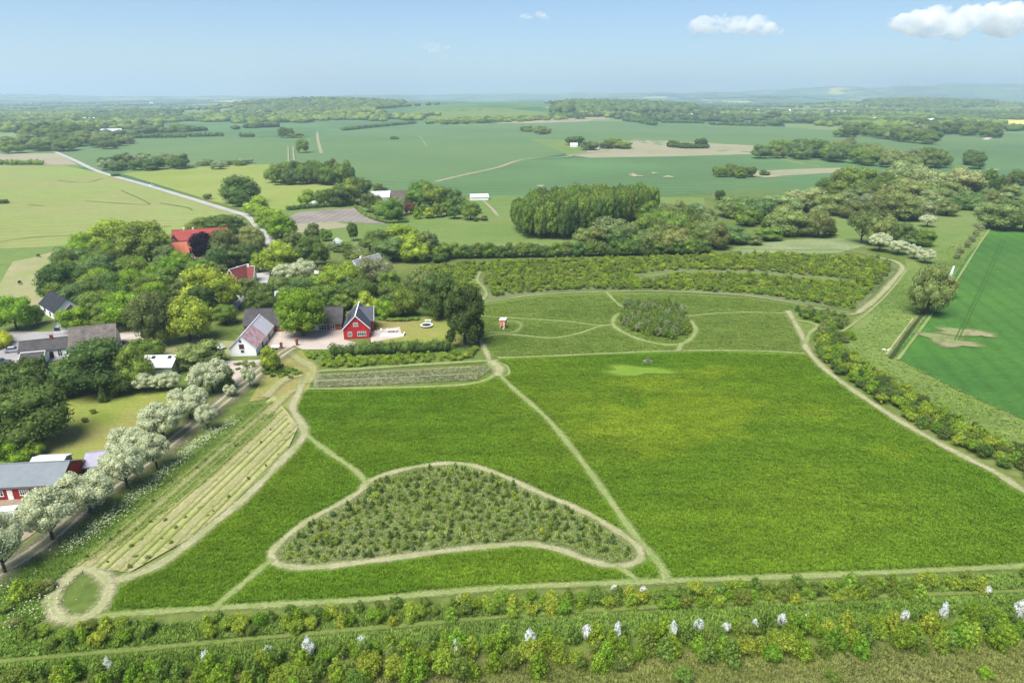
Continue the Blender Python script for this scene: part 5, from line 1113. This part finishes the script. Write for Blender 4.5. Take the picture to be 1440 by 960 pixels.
def trampoline():
    t = thing('trampoline', 'round trampoline with black mat on the lawn', 'trampoline', G(600, 459.5)); n = 28; r = 1.9
    MB().cyl((0, 0, .58), (0, 0, .62), 1.5, 1.5, 28).build('mat', M_dark, t); m = MB()
    for i in range(n):
        a, b = 2*math.pi*i/n, 2*math.pi*(i+1)/n; k = len(m.v)
        m.v += [(math.cos(q)*rr, math.sin(q)*rr, z) for z in (.6, .68) for rr in (1.45, r) for q in (a, b)]
        m.f += [[k, k+1, k+3, k+2], [k+4, k+6, k+7, k+5], [k+2, k+3, k+7, k+6], [k, k+4, k+5, k+1]]
    m.build('padded_rim', M_wframe, t)
    for i in range(6): a = i*math.pi/3; MB().cyl((math.cos(a)*1.75, math.sin(a)*1.75, 0), (math.cos(a)*1.75, math.sin(a)*1.75, .6), .04, .04, 6).build('leg', M_metal, t)
trampoline()
def table_set(name, label, loc, rz, w=2.0, d=.9, cat='table', bench=True, mat=None, group=None):
    mat = mat or M_wframe; t = thing(name, label, cat, loc, rz, group); MB().box(-w/2, w/2, -d/2, d/2, .70, .76).build('tabletop', mat, t)
    for sx in (-1, 1): MB().box(sx*w*.38-.05, sx*w*.38+.05, -d/2+.06, d/2-.06, 0, .7).build('leg', mat, t)
    if bench:
        for sy in (-1, 1): MB().box(-w/2, w/2, sy*(d/2+.35)-.15, sy*(d/2+.35)+.15, .42, .47).box(-w*.4, -w*.35, sy*(d/2+.35)-.12, sy*(d/2+.35)+.12, 0, .42).box(w*.35, w*.4, sy*(d/2+.35)-.12, sy*(d/2+.35)+.12, 0, .42).build('bench', mat, t)
table_set('picnic_table', 'white picnic table behind the trampoline', G(602, 453), .1)
table_set('garden_table', 'long white garden table on the terrace by the red house', G(551, 467), .05, 3.2, 1.2, bench=False)
for i, (x, y, l) in enumerate([(536,466,'first white garden chair from the house'), (540,470,'second white garden chair from the house'), (545,471.5,'third white garden chair from the house'), (545,464,'white garden chair behind the table')]):
    t = thing('garden_chair', l, 'chair', G(x, y), i*1.4, 'white chairs on the terrace'); MB().box(-.25, .25, -.25, .25, .42, .47).build('seat', M_wframe, t); MB().box(-.25, .25, .22, .27, .47, .95).build('backrest', M_wframe, t)
    for sx in (-.22, .22):
        for sy in (-.22, .22): MB().box(sx-.02, sx+.02, sy-.02, sy+.02, 0, .42).build('leg', M_wframe, t)
t = thing('terrace_wall', 'low white terrace wall above the dark hedge', 'wall', G(552, 473)); MB().box(-3.4, 3.4, -.1, .1, 0, .75).box(3.2, 3.4, .1, 2.2, 0, .75).build('wall', M_white_wall, t); MB().box(-3.45, 3.45, -.14, .14, .75, .82).build('coping', M_wframe, t)
def cabin():
    g = G(707.5, 461); t = thing('play_cabin', 'tall narrow salmon-orange cabin on stilts with white roof in the meadow', 'cabin', g, R(-12))
    MB().box(-.85, .85, -1.1, 1.1, 1.0, 2.75).build('wall', M_salmon, t); MB().prism([(-1.02, 2.76), (1.02, 2.9), (1.02, 3.0), (-1.02, 2.86)], 'y', -1.3, 1.3).build('roof', M_wframe, t)
    MB().box(-.05, .05, -1.13, -1.10, 1.05, 2.6).build('corner_board', M_dark, t); MB().box(.2, .7, -1.14, -1.1, 1.0, 2.5).build('door', plain('pale_boards', (.7, .45, .28), .8, .2, .1), t)
    for sx in (-.72, .72):
        for sy in (-.95, .95): MB().box(sx-.07, sx+.07, sy-.07, sy+.07, 0, 1.0).build('leg', M_wframe, t)
    m = MB()
    for i in range(4): m.box(.15, .75, -1.35-i*.25, -1.12-i*.25, .72-i*.22, .77-i*.22)
    m.build('steps', plain('step_boards', (.75, .6, .4), .8, .2, .1), t); MB().cyl((-.8, -.6, 1.0), (-2.0, -.9, .0), .05, .05, 6).build('slide_rail', M_wood, t)
cabin()
def brush_pile():
    g = G(911, 509); rg = random.Random(9); t = thing('brushwood_pile', 'grey pile of branches on the meadow below the round copse', 'brushwood pile', g); m = MB(); s = MB()
    for i in range(46):
        a = rg.uniform(0, 6.28); r = rg.uniform(0, 1.5); x, y = math.cos(a)*r, math.sin(a)*r*.8; d = rg.uniform(0, 6.28); L = rg.uniform(.5, 1.4); z = max(.08, .8-r*.5)*rg.uniform(.2, 1)
        m.cyl((x-math.cos(d)*L/2, y-math.sin(d)*L/2, z), (x+math.cos(d)*L/2, y+math.sin(d)*L/2, z+rg.uniform(-.2, .4)), .06, .03, 5)
    for i in range(7): a = rg.uniform(0, 6.28); s.ell((math.cos(a)*rg.uniform(.3, 1.5), math.sin(a)*rg.uniform(.3, 1), .2), (.4, .3, .28), 1, .2, i)
    gm = plain('grey_deadwood', (.22, .21, .2), .9, .1, .4, 3); m.build('branches', gm, t); s.build('stones', gm, t)
brush_pile()
def pole(x, yb, h, lab, arm=True):
    t = thing('utility_pole', lab, 'utility pole', G(x, yb), .3, 'utility poles'); MB().cyl((0, 0, -.3), (0, 0, h), .16, .11, 8).build('post', M_wood, t)
    if arm: MB().box(-.9, .9, -.06, .06, h-.6, h-.48).build('crossarm', M_wood, t); [MB().cyl((q, 0, h-.48), (q, 0, h-.3), .05, .04, 6).build('insulator', M_wframe, t) for q in (-.8, 0, .8)]
pole(497, 362, 9, 'utility pole rising above the dark garden hedge'); pole(429, 378, 7, 'utility pole between the dark tree and pale blossom'); pole(568, 306, 10, 'utility pole in front of the brown-roofed barn'); pole(505, 394, 7.5, 'utility pole in front of the pale-roofed cottage')
pole(163, 243, 12, 'far utility pole at the roadside copse')
def car(x, y, rz, body, lab, group=None, name='car', L=4.4):
    t = thing(name, lab, 'car', G(x, y)+Vector((0, 0, .1)), rz, group); w = .86
    MB().prism([(-L/2, .3), (L/2, .3), (L/2, .75), (L/2-.25, .88), (L*.22, .95), (-L*.42, .98), (-L/2, .85)], 'y', -w, w).build('body', body, t)
    MB().prism([(L*.2, .96), (L*.08, 1.42), (-L*.28, 1.45), (-L*.42, .99)], 'y', -w*.88, w*.88).build('cabin_glass', M_glass, t)
    MB().prism([(L*.07, 1.425), (-L*.275, 1.455), (-L*.275, 1.5), (L*.07, 1.47)], 'y', -w*.86, w*.86).build('car_roof', body, t)
    for sx in (-1, 1):
        for sy in (-1, 1):
            q = MB().cyl((sx*L*.31, sy*w*.86, .33), (sx*L*.31, sy*(w*1.02), .33), .33, .33, 14).build('wheel', M_dark, t); MB().cyl((sx*L*.31, sy*w*1.021, .33), (sx*L*.31, sy*w*1.035, .33), .19, .19, 10).build('rim', M_metal, q)
    for sy in (-1, 1): MB().box(L/2-.02, L/2+.03, sy*.62-.16, sy*.62+.16, .58, .74).build('headlight', M_wframe, t)
car(20, 495, R(22), plain('grey_car_paint', (.35, .36, .4), .3, .5, .05), 'grey estate car parked at the left of the long house')
car(213, 262, R(140), plain('white_car_paint', (.75, .75, .75), .3, .5, .05), 'tiny white car driving on the country road', L=5)
car(2, 512, R(10), plain('dark_car_paint', (.06, .065, .08), .3, .5, .05), 'dark car at the left picture edge below the grey car')
def van(x, y, rz, lab):
    t = thing('trailer', lab, 'trailer', G(x, y), rz); t.scale = (.7, .8, .8); MB().box(-1.9, 1.9, -.95, .95, .55, 2.1).build('body', M_white_wall, t); MB().box(-1.95, 1.95, -1.0, 1.0, 2.1, 2.2).build('roof', M_wframe, t)
    MB().box(1.91, 1.96, -.9, .9, .6, 2.05).build('end_panel', M_blue, t)
    for sx in (-.5, .5):
        for sy in (-1, 1): MB().cyl((sx, sy*.82, .33), (sx, sy*.97, .33), .33, .33, 14).build('wheel', M_dark, t)
    MB().box(-3.0, -1.9, -.06, .06, .5, .6).build('drawbar', M_metal, t)
van(14, 727, R(12), 'white box trailer with violet-blue end in the dirt yard')
t = thing('handcart', 'small white flat cart beside the left gate pillar', 'cart', G(388, 491), .1); MB().box(-1.1, 1.1, -.6, .6, .6, 1.0).build('box', M_wframe, t)
for s in (-1, 1): MB().cyl((.3, s*.6, .32), (.3, s*.72, .32), .32, .32, 12).build('wheel', M_dark, t)
MB().box(-2.0, -1.1, -.05, .05, .55, .62).build('drawbar', M_metal, t)
table_set('garden_bench', 'dark table with benches on the gravel by the mottled farmhouse', G(177, 484), .1, 1.8, .7, mat=plain('dark_wood', (.05, .035, .03), .8, .2, .2, 3))
for x, y, w, l in ((8,693,1.0,'white crate stack against the red barn, left one'), (17,692,1.5,'white board leaning on the red barn wall'), (23,695,.8,'small white tub right of the leaning board')):
    t = thing('yard_crate', l, 'crate', G(x, y+4), .1, 'white things against the red barn'); MB().box(-w/2, w/2, -.3, .3, 0, .9).build('crate_body', M_wframe, t); MB().box(-w/2-.04, w/2+.04, -.34, .34, .9, .97).build('lid', M_white_wall, t)
def horse(x, y, rz, lab, col):
    m = bpy.data.meshes.new('horse'); V = [(0,0,1.25),(.45,0,1.28),(.8,0,1.15),(1.15,0,.75),(1.35,0,.35),(1.5,0,.12),(-.55,0,1.3),(-.8,0,1.2),(-.95,0,.85),(-.98,0,.55)]
    E = [(0,1),(1,2),(2,3),(3,4),(4,5),(0,6),(6,7),(7,8),(8,9)]; rad = [.36,.34,.28,.19,.14,.09,.35,.2,.07,.05]
    for (sx, sy, fr) in ((.6,.17,1),(.65,-.17,1),(-.62,.18,0),(-.55,-.18,0)):
        k = len(V); base = 1 if fr else 6
        V += [(sx, sy, .95), (sx+(.02 if fr else .1), sy, .72 if not fr else .5), (sx-(0 if fr else .12), sy, .45 if not fr else .2), (sx, sy, .03)]; rad += [.2 if not fr else .15, .1, .065, .06]; E += [(base, k), (k, k+1), (k+1, k+2), (k+2, k+3)]
    m.from_pydata(V, E, []); o = link('horse', m); o.location = G(x, y); o.rotation_euler = (0, 0, rz); m.materials.append(plain('horse_coat', col, .7, .2, .2))
    s = o.modifiers.new('skin', 'SKIN'); o.modifiers.new('sub', 'SUBSURF').render_levels = 1
    for i, v in enumerate(m.skin_vertices[0].data): v.radius = (rad[i], rad[i]*.8); v.use_root = (i == 0)
    tag(o, lab, 'horse', 'horses on the pasture')
horse(55, 362, R(160), 'dark horse grazing near the field edge', (.03, .02, .015)); horse(28, 400, R(100), 'dark horse grazing lower on the bare pasture', (.04, .022, .015))
t = thing('pasture_trough', 'small pale stone pile at the end of the ditch', 'stones', G(1246, 492)); s = MB()
for i in range(6): s.ell((random.Random(i).uniform(-1.2, 1.2), random.Random(i+9).uniform(-.8, .8), .15), (.45, .35, .3), 1, .2, i)
s.build('stones', plain('pale_stone', (.55, .52, .45), .9, .1, .2), t)
# ============================================================ FAR WOODS, HEDGES AND HOUSES
def far_wood(name, pts, wr, hr, col, seed, label):
    rg = np.random.default_rng(seed); iv, jf = ico(1); V = []; F = []; o = 0
    for p in pts:
        for k in range(2):
            w = rg.uniform(*wr)*.5; h = rg.uniform(*hr); j = rg.uniform(.75, 1.2, (len(iv), 1)); off_ = rg.normal(size=2)*w*.5*k
            V.append(iv*j*(w, w, h*.55)+(p[0]+off_[0], p[1]+off_[1], p[2]+h*.45)); F.append(jf+o); o += len(iv)
    ob = link(name, np_mesh(name, np.concatenate(V), np.concatenate(F), (M_leaf,))); ob.color = (*COLR[col], 1); tag(ob, label, None, None, 'stuff'); return ob
def px_pts(poly, sp, seed): return scatter_pts(poly, sp, seed, .45)
far_wood('far_wood', px_pts([(335,161),(380,160),(480,158),(560,152),(588,143),(585,138),(500,138),(400,139),(330,150)], 30, 81), (26, 42), (12, 20), 'dark', 81, 'wooded hill left of the far green rise')
far_wood('far_wood', px_pts([(780,160),(850,162),(975,160),(978,155),(940,146),(880,143),(800,147),(775,153)], 26, 82), (24, 40), (12, 22), 'dark', 82, 'wooded hill right of the far green rise')
far_wood('far_wood', px_pts([(1215,152),(1300,154),(1395,152),(1400,146),(1330,134),(1280,134),(1220,142)], 34, 83), (34, 54), (12, 22), 'dark', 83, 'wooded hill on the right horizon')
rgw = np.random.default_rng(7); F_pts = {0: [], 1: [], 2: []}; farh = []
for k in range(520):
    y = 1350*math.exp(rgw.uniform(0, 2.0)); x = rgw.uniform(-1, 1)*(y*.82+100)
    px, py = P(x, y, Hf(x, y))
    if 560 < px < 800 and y < 3200: continue
    if 300 < px < 1150 and y < 1900: continue
    if px > 1150 and y < 1500: continue
    L = rgw.uniform(80, 420)*(1+y/5000); a = rgw.choice([.35, .35+math.pi/2, rgw.uniform(0, 3.14)]); wd = rgw.choice([8, 14, 60, 120]); n = int(L/14*max(1, wd/26))
    for i in range(min(n, 110)):
        q = rgw.uniform(-.5, .5); s = rgw.normal()*wd*.4; X = x+math.cos(a)*L*q-math.sin(a)*s; Y = y+math.sin(a)*L*q+math.cos(a)*s
        F_pts[k % 3].append((X, Y, Hf(X, Y)))
    if rgw.uniform() < .35: farh.append((x, y))
for k, c in enumerate(('dark', 'darker', 'mid')): far_wood('far_hedgerows', F_pts[k], (14, 30), (7, 14), c, 90+k, 'hedgerows and woods dissolving into the haze')
for i, (x, y) in enumerate(farh[:60]):
    w = rgw.uniform(18, 36); rz = rgw.uniform(-.5, .5); Dh = rgw.uniform(10, 16)
    t = link('farmhouse', MB().prism([(-Dh/2, -2), (Dh/2, -2), (Dh/2, 5), (0, 10), (-Dh/2, 5)], 'x', -w/2, w/2).mesh('far_house', M_white_wall if i % 3 else M_redtile)); t.location = (x, y-12, Hf(x, y-12)); t.rotation_euler = (0, 0, rz)
    tag(t, 'distant farm building, a pale speck below the horizon', 'farmhouse', 'distant specks of farm buildings')
# ============================================================ CLOUDS AND HAZE
def cloud(px, py, wpx, hpx, dist, seed, dens, lab):
    dx, dy, dz = ray(px, py); k = dist/dy; c = Vector((dx*k, dy*k, CAM_H+dz*k)); s = dist*cp/960*1.0; w = wpx*s; h = hpx*s; rg = random.Random(seed); m = MB()
    n = max(8, int(wpx/6))
    for i in range(n):
        u = rg.uniform(-1, 1); e = math.sqrt(max(.05, 1-u*u)); r = h*rg.uniform(.22, .42)*(.5+.5*e)
        m.ell((u*w*.46, rg.uniform(-.5, .5)*w*.3, rg.uniform(-.25, .35)*h*e), (r*rg.uniform(1.2, 1.9), r*1.3, r*.8), 3, 0, i)
    me = m.mesh('cloud', M_cloud(dens/h, h)); o = link('cloud', me); o.location = c
    rm = o.modifiers.new('remesh', 'REMESH'); rm.mode = 'VOXEL'; rm.voxel_size = h/14
    tx = bpy.data.textures.new('cloud_noise', 'CLOUDS'); tx.noise_scale = h*.35; tx.noise_depth = 3
    dm = o.modifiers.new('puff', 'DISPLACE'); dm.texture = tx; dm.strength = h*.35; dm.mid_level = .5; dm.texture_coords = 'LOCAL'
    tag(o, lab, 'cloud', 'fair-weather clouds')
def M_cloud(d, h):
    m = bpy.data.materials.new('cloud_vapour'); m.use_nodes = True; t = m.node_tree; t.nodes.clear(); out = N(t, 'ShaderNodeOutputMaterial'); v = N(t, 'ShaderNodeVolumePrincipled')
    v.inputs['Color'].default_value = (1, 1, 1, 1); v.inputs['Anisotropy'].default_value = .2
    n = noise(t, N(t, 'ShaderNodeTexCoord').outputs['Object'], 2.6/h, 5, .62, .7, .7)
    q = N(t, 'ShaderNodeMapRange'); t.links.new(n, q.inputs[0]); q.inputs[1].default_value = .43; q.inputs[2].default_value = .64; q.inputs[4].default_value = d*1.3
    t.links.new(q.outputs[0], v.inputs['Density']); t.links.new(v.outputs[0], out.inputs[1]); return m
cloud(1366,30, 200, 46, 15500, 1, 8, 'large white cumulus cloud at the upper right')
cloud(1026,41, 125, 32, 15500, 2, 3.5, 'medium flat-based white cloud right of centre')
cloud(752,24, 36, 14, 15500, 3, 1.6, 'small faint cloud near the top centre'); cloud(614,69, 38, 16, 15500, 4, 1.2, 'small faint cloud low in the centre')
hz = MB(); hz.box(-15000, 15000, -400, 15300, -3, 330); m = bpy.data.materials.new('haze_air'); m.use_nodes = True; t = m.node_tree; t.nodes.clear()
out = N(t, 'ShaderNodeOutputMaterial'); v = N(t, 'ShaderNodeVolumePrincipled'); v.inputs['Color'].default_value = (.66, .82, 1, 1); v.inputs['Density'].default_value = 1.6e-4; v.inputs['Anisotropy'].default_value = .3
t.links.new(v.outputs[0], out.inputs[1]); o = hz.build('haze', m); tag(o, None, None, None, 'stuff')
# ============================================================ telling look-alikes apart
ORD = ['first', 'second', 'third', 'fourth', 'fifth', 'sixth', 'seventh', 'eighth', 'ninth', 'tenth', 'eleventh', 'twelfth']
bylab = {}
for o in COL.objects:
    if o.parent is None and 'label' in o.keys() and o.get('kind') is None: bylab.setdefault(o['label'], []).append(o)
for l, os_ in bylab.items():
    if 2 <= len(os_) <= 12 and len(l.split()) <= 12:
        os_.sort(key=lambda o: PXOF.get(o.name, o.location.x))
        for i, o in enumerate(os_): o['label'] = '%s, %s from left' % (l, ORD[i])
print('objects', len(bpy.data.objects))
